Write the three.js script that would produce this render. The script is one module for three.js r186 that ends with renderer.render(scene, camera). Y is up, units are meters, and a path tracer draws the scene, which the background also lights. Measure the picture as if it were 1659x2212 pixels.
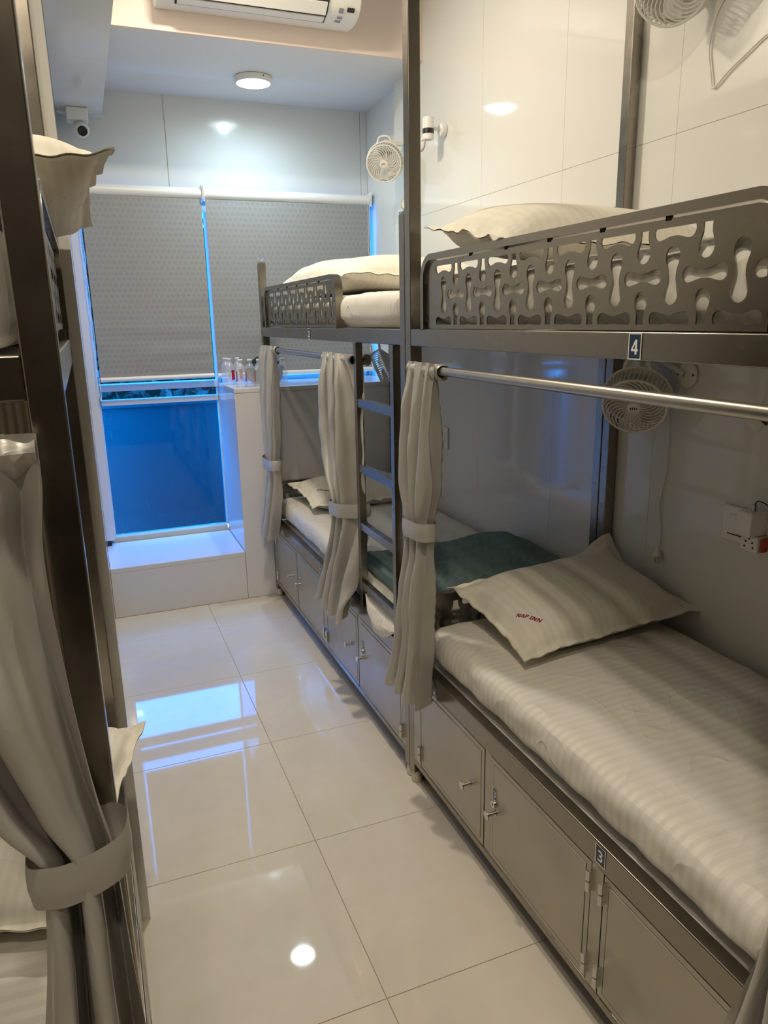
import * as THREE from 'three';
import { RoundedBoxGeometry } from 'three/addons/geometries/RoundedBoxGeometry.js';
import { mergeGeometries } from 'three/addons/utils/BufferGeometryUtils.js';
import { RectAreaLightUniformsLib } from 'three/addons/lights/RectAreaLightUniformsLib.js';
import { ImprovedNoise } from 'three/addons/math/ImprovedNoise.js';

// ------------------------------------------------------------------ camera, sky, exposure
const scene = new THREE.Scene();
const camera = new THREE.PerspectiveCamera(69.75, 1659 / 2212, 0.02, 60);
camera.rotation.order = 'YXZ';
camera.position.set(-0.502, 1.5736, 1.3144);
camera.rotation.set(-14.697 * Math.PI / 180, -21.506 * Math.PI / 180, -1.0905 * Math.PI / 180);
const renderer = new THREE.WebGLRenderer();
renderer.toneMapping = THREE.LinearToneMapping;
renderer.toneMappingExposure = 1.12;
renderer.shadowMap.enabled = true;
scene.background = new THREE.Color().setRGB(0.86, 0.93, 1.0);   // overcast daylight outside the window
scene.backgroundIntensity = 19;

const COOL = new THREE.Color().setRGB(0.60, 0.84, 1.0);
const WARM = new THREE.Color().setRGB(1.0, 0.87, 0.685);
RectAreaLightUniformsLib.init();
function spot(x, y, z, color, intensity, size, angle = 1.5) {
  const l = new THREE.SpotLight(color, intensity, 0, angle, 1, 2);
  l.position.set(x, y, z); l.target.position.set(x, 0, z);
  l.castShadow = true; l.shadow.radius = size; l.shadow.mapSize.set(1024, 1024);
  scene.add(l); scene.add(l.target);
  return l;
}

function panelLight(x, y, z, color, candela, side) {   // soft square source looking straight down
  const l = new THREE.RectAreaLight(color, candela / (side * side), side, side);
  l.position.set(x, y, z); l.rotation.x = -Math.PI / 2; scene.add(l);
  return l;
}

// ------------------------------------------------------------------ helpers
let seed = 7;
const rnd = () => { seed = (seed * 1664525 + 1013904223) >>> 0; return seed / 4294967296; };
const rr = (a, b) => a + (b - a) * rnd();
const perlin = new ImprovedNoise();
const noise = (x, y, z = 0) => perlin.noise(x + 31.7, y + 11.3, z + 5.1);
const V3 = (x, y, z) => new THREE.Vector3(x, y, z);
const lerp = (a, b, t) => a + (b - a) * t;
const clamp = (v, a, b) => Math.min(b, Math.max(a, v));
const sstep = (a, b, x) => { const t = clamp((x - a) / (b - a), 0, 1); return t * t * (3 - 2 * t); };

const taken = {};
function numbered(name) {
  if (!(name in taken)) { taken[name] = 0; return name; }
  taken[name] += 1;
  return name + '_' + String(taken[name]).padStart(3, '0');
}
function tag(o, label, category, group) {
  o.userData.label = label; o.userData.category = category;
  if (group) o.userData.group = group;
  return o;
}
function thing(name, label, category, pos = [0, 0, 0], group) {
  const g = new THREE.Group(); g.name = numbered(name); g.position.set(...pos); scene.add(g);
  return tag(g, label, category, group);
}
function structure(name) {
  const g = new THREE.Group(); g.name = name; g.userData.kind = 'structure'; scene.add(g); return g;
}
function part(name, geo, mat, parent) {
  const m = new THREE.Mesh(Array.isArray(geo) ? mergeGeometries(geo.map((g) => (g.index ? g.toNonIndexed() : g))) : geo, mat);
  m.name = name; m.castShadow = true; m.receiveShadow = true;
  parent.add(m); return m;
}
// box by extents, uv in metres
function metricUV(g) {
  const p = g.attributes.position, n = g.attributes.normal, uv = new Float32Array(p.count * 2);
  for (let i = 0; i < p.count; i++) {
    const ax = Math.abs(n.getX(i)), ay = Math.abs(n.getY(i)), az = Math.abs(n.getZ(i));
    let u, v;
    if (ax >= ay && ax >= az) { u = p.getZ(i); v = p.getY(i); } else if (ay >= az) { u = p.getX(i); v = p.getZ(i); } else { u = p.getX(i); v = p.getY(i); }
    uv[2 * i] = u; uv[2 * i + 1] = v;
  }
  g.setAttribute('uv', new THREE.BufferAttribute(uv, 2));
  return g;
}
function bx(x0, x1, y0, y1, z0, z1, r = 0) {
  const w = Math.abs(x1 - x0), h = Math.abs(y1 - y0), d = Math.abs(z1 - z0);
  const g = r > 0 ? new RoundedBoxGeometry(w, h, d, 2, Math.min(r, w * 0.49, h * 0.49, d * 0.49)) : new THREE.BoxGeometry(w, h, d);
  g.translate((x0 + x1) / 2, (y0 + y1) / 2, (z0 + z1) / 2);
  return metricUV(g);
}
function cyl(r0, r1, h, seg, from, to) {   // cylinder between two points, r0 at from
  const a = V3(...from), b = V3(...to), d = b.clone().sub(a);
  const g = new THREE.CylinderGeometry(r1, r0, d.length(), seg);
  g.applyQuaternion(new THREE.Quaternion().setFromUnitVectors(V3(0, 1, 0), d.clone().normalize()));
  const m = a.add(b).multiplyScalar(0.5); g.translate(m.x, m.y, m.z);
  return g;
}
function tube(pts, r, seg = 24, rad = 6, closed = false) {
  return new THREE.TubeGeometry(new THREE.CatmullRomCurve3(pts.map((p) => V3(...p)), closed), seg, r, rad, closed);
}
function lathe(profile, seg = 24) { return new THREE.LatheGeometry(profile.map((p) => new THREE.Vector2(...p)), seg); }
function frameMatrix(pos, dir, up = V3(0, 1, 0)) {   // local +z looks along dir
  const z = dir.clone().normalize(), x = up.clone().cross(z).normalize(), y = z.clone().cross(x);
  return new THREE.Matrix4().makeBasis(x, y, z).setPosition(pos);
}
// a shape drawn in (z, y), extruded along x from x0 to x0 + depth
function exZY(shape, x0, depth, curve = 6, bevel = 0) {
  const g = new THREE.ExtrudeGeometry(shape, { depth: depth - 2 * bevel, curveSegments: curve, bevelEnabled: bevel > 0, bevelThickness: bevel, bevelSize: bevel, bevelSegments: 1, bevelOffset: -bevel });
  const m = new THREE.Matrix4().makeBasis(V3(0, 0, 1), V3(0, 1, 0), V3(-1, 0, 0));
  g.applyMatrix4(m); g.translate(x0 + depth - bevel, 0, 0);
  return metricUV(g);
}
function rectShape(z0, z1, y0, y1) { const s = new THREE.Shape(); s.moveTo(z0, y0); s.lineTo(z1, y0); s.lineTo(z1, y1); s.lineTo(z0, y1); s.closePath(); return s; }

// ------------------------------------------------------------------ textures
function dataTex(n, m, fn, srgb, rep) {
  const d = new Uint8Array(n * m * 4);
  for (let j = 0; j < m; j++) for (let i = 0; i < n; i++) {
    const c = fn(i / n, j / m), k = 4 * (j * n + i);
    d[k] = clamp(c[0], 0, 1) * 255; d[k + 1] = clamp(c[1], 0, 1) * 255; d[k + 2] = clamp(c[2], 0, 1) * 255; d[k + 3] = 255;
  }
  const t = new THREE.DataTexture(d, n, m, THREE.RGBAFormat);
  t.wrapS = t.wrapT = THREE.RepeatWrapping; t.magFilter = THREE.LinearFilter; t.minFilter = THREE.LinearMipmapLinearFilter; t.generateMipmaps = true;
  if (srgb) t.colorSpace = THREE.SRGBColorSpace;
  if (rep) t.repeat.set(...rep);
  t.needsUpdate = true; return t;
}
// tileable noise
function tn(u, v, f, o = 0) {
  const a = noise(u * f, v * f, o), b = noise((u - 1) * f, v * f, o), c = noise(u * f, (v - 1) * f, o), d = noise((u - 1) * f, (v - 1) * f, o);
  return lerp(lerp(a, b, u), lerp(c, d, u), v);
}
function canvasTex(w, h, draw) {
  const c = document.createElement('canvas'); c.width = w; c.height = h;
  draw(c.getContext('2d'), w, h);
  const t = new THREE.CanvasTexture(c); t.colorSpace = THREE.SRGBColorSpace; return t;
}
const brushRough = dataTex(256, 256, (u, v) => {
  const s = 0.36 + 0.10 * tn(u, v, 5) + 0.08 * tn(u, v, 14, 3) + 0.02 * tn(u, v, 60, 5); return [s, s, s];
}, false, [1.3, 1.3]);
const satinRough = dataTex(256, 256, (u, v) => { const s = 0.46 + 0.12 * tn(u, v, 4, 2) + 0.08 * tn(u, v, 11, 3); return [s, s, s]; }, false, [1.1, 1.1]);
const smudge = dataTex(256, 256, (u, v) => {
  const k = sstep(0.28, 0.5, tn(u, v, 6, 8) + 0.3 * tn(u, v, 19, 4)); const s = 1 - 0.06 * k; return [s, s * 0.99, s * 0.975];
}, true, [0.9, 0.9]);
const stripe = dataTex(256, 256, (u, v) => {
  const k = sstep(0.44, 0.5, Math.abs(((u * 4) % 1) - 0.5) * 2 * 0.94 + 0.03);
  const w = 0.965 + 0.02 * tn(u, v, 40, 1); const s = (k > 0.5 ? 0.935 : 0.905) * w; return [s, s * 0.99, s * 0.965];
}, true, [10, 10]);
const stripeRough = dataTex(64, 8, (u) => { const k = Math.abs(((u * 4) % 1) - 0.5) * 2 > 0.5; const s = k ? 0.55 : 0.85; return [s, s, s]; }, false, [10, 10]);
const clothBump = dataTex(512, 512, (u, v) => {
  const ridge = (f, o) => Math.pow(clamp(1 - 2.2 * Math.abs(tn(u, v, f, o)), 0, 1), 9) * sstep(-0.05, 0.3, tn(u, v, 4, o + 3));
  const s = 0.40 + 0.26 * tn(u, v, 5, 1) + 0.14 * tn(u, v, 12, 6) + 0.30 * ridge(4, 2) + 0.16 * ridge(9, 7); return [s, s, s];
}, false, [1.5, 1.5]);
const waveBump = dataTex(128, 128, (u, v) => { const s = 0.5 + 0.45 * tn(u, v, 3, 1) + 0.12 * tn(u, v, 9, 2); return [s, s, s]; }, false, [0.8, 0.8]);
const weave = dataTex(256, 256, (u, v) => {
  // woven blind: fine dots and rows of small darker leaf motifs
  const a = ((u * 128) | 0), b = ((v * 128) | 0);
  let s = 0.60 + ((a + b) % 2 ? 0.035 : -0.02) + 0.02 * tn(u, v, 30);
  const cx = (u * 8) % 1, row = Math.floor(v * 8), cy = (v * 8) % 1, x = ((cx + (row % 2) * 0.5) % 1) - 0.5;
  const y = cy - 0.5;
  const motif = (Math.abs(Math.abs(x) - 0.17) < 0.12 - 0.16 * Math.abs(y) && Math.abs(y) < 0.26 && (b % 2 === 0)) || (Math.abs(x) < 0.06 && y > 0.05 && y < 0.4 && b % 2 === 0);
  if (motif) s -= 0.09;
  return [s, s * 0.995, s * 0.985];
}, true, [4.2, 4.2]);
const tileMap = dataTex(128, 128, (u, v) => { const s = 0.93 + 0.02 * tn(u, v, 6, 2) + 0.015 * tn(u, v, 20, 5); return [s, s * 0.985, s * 0.955]; }, true, [1, 1]);
const filmMap = dataTex(512, 512, (u, v) => {
  // blue film with dried droplets, streaks and grime
  const speck = sstep(0.33, 0.5, tn(u, v, 55, 3) + 0.25 * tn(u, v, 7, 2)) * sstep(-0.1, 0.35, tn(u, v, 5, 9) + 0.2);
  const st = sstep(0.2, 0.6, tn(u, v * 0.2, 46, 7)) * 0.25;
  const k = 0.55 * speck + st;
  return [0.03 + 0.26 * k, 0.49 + 0.26 * k, 0.88 + 0.10 * k];
}, true, [1, 1]);

// ------------------------------------------------------------------ materials
const std = (o) => new THREE.MeshStandardMaterial(o);
const phy = (o) => new THREE.MeshPhysicalMaterial(o);
const lin = (r, g, b) => new THREE.Color().setRGB(r, g, b);
const M = {
  steel: std({ color: lin(0.28, 0.262, 0.232), metalness: 1, roughness: 0.72, roughnessMap: brushRough, map: smudge }),
  steelSatin: std({ color: lin(0.45, 0.432, 0.395), metalness: 1, roughness: 0.95, roughnessMap: satinRough, map: smudge }),
  rod: std({ color: lin(0.45, 0.42, 0.37), metalness: 1, roughness: 0.30 }),
  chrome: std({ color: lin(0.58, 0.565, 0.54), metalness: 1, roughness: 0.14 }),
  darkGap: std({ color: lin(0.02, 0.02, 0.02), roughness: 0.9 }),
  blackPlastic: std({ color: lin(0.012, 0.012, 0.012), roughness: 0.35 }),
  wall: std({ color: lin(0.74, 0.73, 0.69), roughness: 0.06, bumpMap: waveBump, bumpScale: 0.0006 }),
  wallBack: std({ color: lin(0.72, 0.73, 0.71), roughness: 0.14, bumpMap: waveBump, bumpScale: 0.0006 }),
  wallJoint: std({ color: lin(0.60, 0.57, 0.51), roughness: 0.8 }),
  laminate: std({ color: lin(0.74, 0.73, 0.72), roughness: 0.10 }),
  laminateEdge: std({ color: lin(0.52, 0.48, 0.45), roughness: 0.3 }),
  paint: std({ color: lin(0.72, 0.72, 0.73), roughness: 0.6 }),
  pinkPaint: std({ color: lin(0.80, 0.69, 0.63), roughness: 0.6 }),
  darkWood: std({ color: lin(0.030, 0.021, 0.013), roughness: 0.5 }),
  tile: phy({ color: lin(0.80, 0.765, 0.705), map: tileMap, roughness: 0.035, ior: 1.55 }),
  grout: std({ color: lin(0.34, 0.28, 0.20), roughness: 0.9 }),
  white: std({ color: lin(0.80, 0.79, 0.76), roughness: 0.35 }),
  whiteGloss: std({ color: lin(0.82, 0.81, 0.78), roughness: 0.15 }),
  rubber: std({ color: lin(0.62, 0.56, 0.44), roughness: 0.6 }),
  sheet: phy({ color: lin(0.93, 0.915, 0.885), map: stripe, roughness: 0.9, roughnessMap: stripeRough, bumpMap: clothBump, bumpScale: 0.011, sheen: 0.3, sheenRoughness: 0.5 }),
  curtain: phy({ color: lin(0.50, 0.482, 0.452), roughness: 0.46, metalness: 0.28, sheen: 0.25, sheenRoughness: 0.3, sheenColor: lin(0.9, 0.87, 0.82), side: THREE.DoubleSide, bumpMap: clothBump, bumpScale: 0.002 }),
  blind: std({ map: weave, roughness: 0.9, side: THREE.DoubleSide }),
  blanket: phy({ color: lin(0.135, 0.205, 0.205), roughness: 0.95, sheen: 0.5, sheenRoughness: 0.6, sheenColor: lin(0.3, 0.42, 0.42) }),
  fanPlastic: std({ color: lin(0.78, 0.76, 0.70), roughness: 0.3 }),
  crystal: phy({ color: lin(1, 1, 1), transmission: 1, thickness: 0.03, ior: 1.55, roughness: 0.02 }),
  pet: phy({ color: lin(0.97, 0.98, 1), transmission: 0.8, thickness: 0, roughness: 0.15 }),
  bottleLabel: std({ color: lin(0.42, 0.015, 0.035), roughness: 0.4 }),
  filmGlass: phy({ map: filmMap, transmission: 1, thickness: 0, roughness: 0.03, ior: 1.5 }),
  blueGlass: phy({ color: lin(0.012, 0.15, 0.50), transmission: 1, thickness: 0, roughness: 0.0, ior: 1.5 }),
  alu: std({ color: lin(0.70, 0.70, 0.68), roughness: 0.35 }),
  sill: std({ color: lin(0.62, 0.55, 0.38), roughness: 0.5 }),
  flute: std({ color: lin(0.36, 0.33, 0.26), roughness: 0.5 }),
  bag: std({ color: lin(0.010, 0.010, 0.012), roughness: 0.25 }),
  orange: std({ color: lin(0.50, 0.07, 0.03), roughness: 0.4 }),
  concrete: std({ color: lin(0.11, 0.115, 0.12), roughness: 0.95 }),
  lampGlow: std({ color: lin(1, 1, 1), emissive: lin(0.85, 0.97, 1.0), emissiveIntensity: 14 }),
  warmGlow: std({ color: lin(1, 1, 1), emissive: lin(1.0, 0.82, 0.55), emissiveIntensity: 3.0 }),
};

// ------------------------------------------------------------------ room dimensions
const XR = 1.19, XRB = 1.242, XL = -0.505, ZB = -3.287, ZP = -2.758, YLOW = 2.79, YHIGH = 3.15, ZBULK = -2.35, ZPART = -0.475;
const XFARL = -2.6, ZFRONT = 2.4;

// floor: glazed tiles over a grout bed
{
  const floor = structure('floor');
  part('screed', bx(XFARL - 0.12, XRB + 0.15, -0.12, -0.0022, ZB - 0.17, ZFRONT + 0.12), M.grout, floor);
  const g = bx(-0.2991, 0.2991, -0.012, 0, -0.2991, 0.2991, 0.0012);
  for (let i = -5; i < 2; i++) for (let k = -5; k < 4; k++) {
    const cx = i * 0.6 + 0.3, cz = k * 0.6 + 0.3;
    const x0 = Math.max(cx - 0.2991, XFARL), x1 = Math.min(cx + 0.2991, XR + 0.03), z0 = Math.max(cz - 0.2991, ZP), z1 = Math.min(cz + 0.2991, ZFRONT);
    if (x1 - x0 < 0.02 || z1 - z0 < 0.02) continue;
    if (cx < -0.62 && cz < ZPART - 0.31) continue;
    const whole = x1 - x0 > 0.595 && z1 - z0 > 0.595;
    const m = part('tile', whole ? g : bx(x0 - cx, x1 - cx, -0.012, 0, z0 - cz, z1 - cz, 0.0012), M.tile, floor);
    m.position.set(cx, 0, cz);
  }
}
// right wall: laminate panels with joints over a backing wall
{
  const w = structure('wall_right');
  part('backing', bx(XR + 0.012, XR + 0.20, 0, YHIGH + 0.1, -2.722, ZFRONT + 0.1), M.wallJoint, w);
  part('recess_panel', bx(XRB, XRB + 0.15, 0, YHIGH, ZB - 0.2, -2.722), M.wallBack, w);
  part('edge_strip', bx(XR + 0.012, XRB + 0.02, 0, YHIGH, -2.731, -2.722), M.laminate, w);
  const cols = [-2.722, -1.745, -1.14, -0.57, 0.65, 1.87, ZFRONT], rows = [0, 2.087, YHIGH];
  for (let i = 0; i + 1 < cols.length; i++) for (let j = 0; j + 1 < rows.length; j++)
    part('wall_panel', bx(XR, XR + 0.012, rows[j] + (j ? 0.0006 : 0), rows[j + 1] - 0.0006, cols[i] + 0.0006, cols[i + 1] - 0.0006), M.wall, w);
}
// back wall above and around the window
{
  const w = structure('wall_back');
  const xs = [XL - 0.1, 0.05, 1.20, XRB];
  for (let i = 0; i < 3; i++) part('wall_panel', bx(xs[i] + 0.0012, xs[i + 1] - 0.0012, 2.25, YHIGH, ZB - 0.012, ZB), M.wallBack, w);
  part('backing', bx(XL - 0.1, XRB + 0.1, 2.25, YHIGH, ZB - 0.16, ZB - 0.0125), M.wallJoint, w);
  part('lower_wall', bx(XL - 0.1, XRB + 0.1, -0.1, 0.283, ZB - 0.16, ZB), M.paint, w);
  part('left_jamb', bx(XL - 0.1, -0.468, 0.283, 2.25, ZB - 0.16, ZB), M.laminate, w);
  part('right_jamb', bx(1.225, XRB + 0.1, 0.283, 2.25, ZB - 0.16, ZB), M.laminate, w);
  // knobbly bead of sealant in the middle joint
  const pts = []; for (let k = 0; k <= 12; k++) pts.push([0.05 + 0.003 * noise(k * 1.3, 2), lerp(2.26, 2.785, k / 12), ZB + 0.0005]);
  part('sealant_bead', tube(pts, 0.003, 48, 5), M.wallJoint, w);
}
// left: partition between the perpendicular bunk and the window bay, wall beside the bay, soffit
{
  const w = structure('wall_left');
  part('partition_face', bx(XFARL, XL, 0, YHIGH, ZPART - 0.03, ZPART), M.wall, w);
  part('bay_side', bx(XL - 0.03, XL, 0, YHIGH, ZB, ZPART - 0.03), M.wall, w);
  part('far_side', bx(XFARL - 0.12, XFARL, 0, YHIGH, ZPART - 0.03, ZFRONT), M.wall, w);
  // fluted cladding behind the lower bunk
  part('cladding_base', bx(XFARL, -0.62, 0.30, 1.487, ZPART + 0.0005, ZPART + 0.006), M.flute, w);
  const fg = new THREE.CylinderGeometry(0.0075, 0.0075, 1.187, 8, 1, false, -Math.PI / 2, Math.PI);
  for (let k = 0; k < 60; k++) {
    const x = -0.63 - k * 0.0185; if (x < XFARL + 0.02) break;
    const m = part('flute', fg, M.flute, w); m.position.set(x, 0.8935, ZPART + 0.006);
  }
}
{
  const w = structure('wall_front');
  part('wall_surface', bx(XFARL - 0.12, XR + 0.2, 0, YHIGH + 0.1, ZFRONT, ZFRONT + 0.12), M.darkWood, w);
  part('partition_return', bx(0.38, XR - 0.001, 0, YHIGH, 1.25, 1.285), M.darkWood, w);
}
{
  const c = structure('ceiling');
  part('high_ceiling', bx(XFARL - 0.12, XR + 0.2, YHIGH, YHIGH + 0.12, ZBULK, ZFRONT + 0.12), M.paint, c);
  part('low_ceiling', bx(XL - 0.1, XRB + 0.1, YLOW, YLOW + 0.06, ZB - 0.05, ZBULK - 0.03), M.paint, c);
  part('bulkhead', bx(XL - 0.1, XR + 0.2, YLOW, YHIGH, ZBULK - 0.03, ZBULK), M.pinkPaint, c);
  part('soffit_panel', bx(XL + 0.001, -0.275, 2.655, YLOW - 0.001, -2.778, ZBULK - 0.001), M.wallBack, c);
  part('soffit_panel', bx(XL + 0.001, -0.275, 2.655, YLOW - 0.001, ZB + 0.012, -2.781), M.wallBack, c);
  part('soffit_panel', bx(XL + 0.001, -0.275, 2.655, YHIGH - 0.001, ZBULK + 0.0005, ZPART - 0.04), M.wallBack, c);
  part('soffit_edge_bead', bx(XL + 0.001, -0.262, 2.650, 2.664, ZB + 0.001, ZB + 0.011, 0.003), M.white, c);
}
// window: frame, upper panes behind the blinds, transom strip, filmed lower pane
{
  const w = structure('window_1');
  const zf0 = ZB - 0.075, zf1 = ZB - 0.02;
  const sheet = (x0, x1, y0, y1) => { const g = new THREE.PlaneGeometry(x1 - x0, y1 - y0); g.translate((x0 + x1) / 2, (y0 + y1) / 2, ZB - 0.045); part('pane', g, M.blueGlass, w); };
  part('frame_head', bx(-0.468, 1.225, 2.205, 2.255, zf0, zf1, 0.003), M.alu, w);
  part('frame_jamb', bx(-0.468, -0.445, 0.315, 2.205, zf0, zf1, 0.003), M.alu, w);
  part('frame_jamb', bx(1.20, 1.225, 0.315, 2.205, zf0, zf1, 0.003), M.alu, w);
  part('frame_mullion', bx(0.232, 0.262, 0.315, 2.205, zf0, zf1, 0.003), M.alu, w);
  part('frame_sill', bx(-0.468, 0.232, 0.283, 0.318, zf0, ZB + 0.006, 0.003), M.sill, w);
  part('frame_rail', bx(-0.445, 0.232, 1.196, 1.235, zf0, ZB + 0.02, 0.003), M.alu, w);
  part('frame_rail', bx(0.262, 1.2, 1.20, 1.245, zf0, ZB + 0.02, 0.003), M.alu, w);
  part('frame_transom', bx(-0.445, 0.232, 1.112, 1.142, zf0 - 0.01, ZB - 0.004, 0.003), M.alu, w);
  sheet(-0.445, 0.232, 1.235, 2.21);
  sheet(0.262, 1.2, 1.245, 2.21);
  sheet(-0.445, 0.232, 1.142, 1.196);
  const lp = new THREE.PlaneGeometry(0.677, 0.794); lp.translate(-0.1065, 0.715, ZB - 0.045);
  part('pane', lp, M.filmGlass, w);
  part('wall_infill', bx(0.262, 1.2, 0.283, 1.2, zf0, zf1), M.paint, w);
}
// outside the window: parapet, slab and a hedge
{
  const p = thing('parapet_wall', 'grey concrete parapet just outside the lower window pane', 'wall', [0, 0, 0]);
  part('parapet', bx(-3.2, 3.2, -0.6, 1.04, -3.95, -3.83), M.concrete, p);
  part('coping', bx(-3.2, 3.2, 1.04, 1.075, -3.97, -3.81, 0.004), M.concrete, p);
  part('slab', bx(-3.2, 3.2, -0.6, 0.02, -3.83, ZB - 0.17), M.concrete, p);
  const h = thing('hedge', 'leafy hedge seen through the blue glass strip under the blind', 'hedge', [0, -0.6, -9.0]);
  const leaf = new THREE.BufferGeometry();
  leaf.setAttribute('position', new THREE.BufferAttribute(new Float32Array([0, 0, 0, 0.022, 0.035, 0.004, 0, 0.085, 0, -0.022, 0.035, 0.004]), 3));
  leaf.setAttribute('uv', new THREE.BufferAttribute(new Float32Array([0, 0, 1, 0.5, 0, 1, 0, 0.5]), 2));
  leaf.setIndex([0, 1, 2, 0, 2, 3]); leaf.computeVertexNormals();
  const n = 14000, im = new THREE.InstancedMesh(leaf, phy({ color: lin(1, 1, 1), roughness: 0.55, side: THREE.DoubleSide }), n);
  im.name = 'foliage'; im.userData.kind = 'stuff';
  const q = new THREE.Quaternion(), e = new THREE.Euler();
  for (let i = 0; i < n; i++) {
    e.set(rr(-1.6, 1.6), rr(0, 6.28), rr(-1.6, 1.6)); q.setFromEuler(e);
    const x = rr(-4, 6), y = 3.6 * Math.pow(rnd(), 0.8) + 0.25 * noise(x * 1.2, 0), s = rr(1.2, 2.6);
    const z = rr(0, 0.7) + 0.35 * noise(x * 1.6, y * 1.6);
    im.setMatrixAt(i, new THREE.Matrix4().compose(V3(x, y, z - 0.2), q, V3(s, s, s)));
    const t = rnd(); im.setColorAt(i, lin(0.02 + 0.05 * t, 0.03 + 0.06 * t, 0.025 + 0.045 * t));
  }
  h.add(im);
  part('branch_core', bx(-4, 6, 0, 3.4, -0.55, -0.2, 0.05), std({ color: lin(0.03, 0.035, 0.02), roughness: 1 }), h);
}
// raised platform under the lower pane, counter beside it
{
  const p = thing('window_platform', 'low white laminate platform under the blue window pane', 'platform', [-0.135, 0, -3.02]);
  const b = (x0, x1, y0, y1, z0, z1, r) => { const g = bx(x0, x1, y0, y1, z0, z1, r); g.translate(0.135, 0, 3.02); return g; };
  part('top_board', b(XL + 0.002, 0.2335, 0.26, 0.2855, ZB + 0.008, ZP - 0.001, 0.0015), M.laminate, p);
  part('front_panel', b(XL + 0.002, 0.2335, 0.001, 0.258, ZP - 0.02, ZP), M.laminate, p);
  part('edge_line', b(XL + 0.003, 0.232, 0.2565, 0.2605, ZP - 0.021, ZP - 0.002), M.laminateEdge, p);
  const c = thing('ledge_counter', 'waist high white laminate counter holding the water bottles', 'counter', [0.71, 0, -3.02]);
  const b2 = (x0, x1, y0, y1, z0, z1, r) => { const g = bx(x0, x1, y0, y1, z0, z1, r); g.translate(-0.71, 0, 3.02); return g; };
  part('top_board', b2(0.2345, XRB - 0.002, 1.197, 1.22, ZB + 0.022, ZP, 0.0015), M.laminate, c);
  part('front_panel', b2(0.236, XRB - 0.002, 0.001, 1.193, ZP - 0.02, ZP - 0.001), M.laminate, c);
  part('side_panel', b2(0.2365, 0.2565, 0.001, 1.193, ZB + 0.008, ZP - 0.022), M.laminate, c);
  part('edge_line', b2(0.2375, XRB - 0.004, 1.192, 1.198, ZB + 0.01, ZP - 0.002), M.laminateEdge, c);
}
// vertical trunking beside the window
{
  const t = thing('cable_trunking', 'white vertical cable trunking left of the window blind', 'trunking', [-0.48, 0.286, -3.235]);
  part('cover', bx(-0.0235, 0.026, 0.035, 2.02, -0.02, 0.025, 0.002), M.laminate, t);
  part('end_plug', bx(-0.018, 0.004, 0.0, 0.034, -0.015, 0.012), M.blackPlastic, t);
}
// roller blinds
function blind(label, x0, x1, yb, chainX, L) {
  const b = thing('roller_blind', label, 'blind', [(x0 + x1) / 2, 2.275, -3.2], 'roller blinds');
  const cx = (x0 + x1) / 2, hw = (x1 - x0) / 2;
  const tubeG = cyl(0.031, 0.031, 0, 24, [-hw - 0.004, 0, 0], [hw + 0.004, 0, 0]);
  part('roller_tube', tubeG, M.white, b);
  part('bracket', bx(-hw - 0.010, -hw - 0.005, -0.035, 0.045, -0.085, 0.036, 0.002), M.white, b);
  part('bracket', bx(hw + 0.005, hw + 0.010, -0.035, 0.045, -0.085, 0.036, 0.002), M.white, b);
  const H = 2.275 - yb, g = new THREE.PlaneGeometry(x1 - x0, H, 40, 60), p = g.attributes.position, uv = g.attributes.uv;
  for (let i = 0; i < p.count; i++) {
    const x = p.getX(i), y = p.getY(i) - H / 2;
    const low = sstep(-0.35, -0.95, y);
    p.setXYZ(i, x, y, 0.018 + 0.006 * low * noise(x * 1.2, y * 16, cx) + 0.003 * noise(x * 2, y * 3, cx + 4));
    uv.setXY(i, x + cx, y);
  }
  g.computeVertexNormals();
  part('fabric', g, M.blind, b);
  part('bottom_bar', cyl(0.013, 0.013, 0, 16, [-hw, yb - 2.275 - 0.008, 0.018], [hw, yb - 2.275 - 0.008, 0.018]), M.white, b);
  // bead chain loop
  const beads = [], sph = new THREE.SphereGeometry(0.0028, 6, 4);
  for (let k = 0; k < 150; k++) {
    const y = -0.01 - (k / 150) * L;
    for (const s of [-1, 1]) { const q = sph.clone(); q.translate(chainX + s * (0.004 + 0.004 * noise(k * 0.05, s)), y, 0.02); beads.push(q); }
  }
  const loop = []; for (let k = 0; k <= 12; k++) { const a = Math.PI * k / 12; loop.push([chainX + 0.007 * Math.cos(a) + 0.004 * Math.sin(a), -0.01 - L - 0.13 * Math.sin(a), 0.02 + 0.006 * Math.sin(a)]); }
  part('bead_chain', beads, M.white, b);
  part('chain_loop', tube(loop, 0.0022, 40, 5), M.white, b);
  return b;
}
blind('grey patterned roller blind above the blue window pane', -0.434, 0.201, 1.278, -0.3315, 0.98);
blind('wider grey patterned roller blind behind the far upper bunk', 0.223, 1.212, 1.275, 0.488, 0.86);

// round ceiling lamp
{
  const l = thing('ceiling_lamp', 'round white surface ceiling light glowing in the low ceiling', 'ceiling light', [0.46, YLOW, -2.85]);
  const body = lathe([[0, -0.0005], [0.094, -0.0005], [0.096, -0.004], [0.095, -0.026], [0.090, -0.030], [0.086, -0.030], [0.086, -0.026], [0, -0.026]], 48);
  part('housing', body, M.white, l);
  const g = new THREE.CylinderGeometry(0.0858, 0.0858, 0.003, 48); g.translate(0, -0.0285, 0);
  part('diffuser', g, M.lampGlow, l);
  part('screw', bx(0.030, 0.035, -0.016, -0.011, 0.094, 0.0965), M.blackPlastic, l);
  spot(0.46, YLOW - 0.034, -2.85, COOL, 2.7, 1);
}
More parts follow.
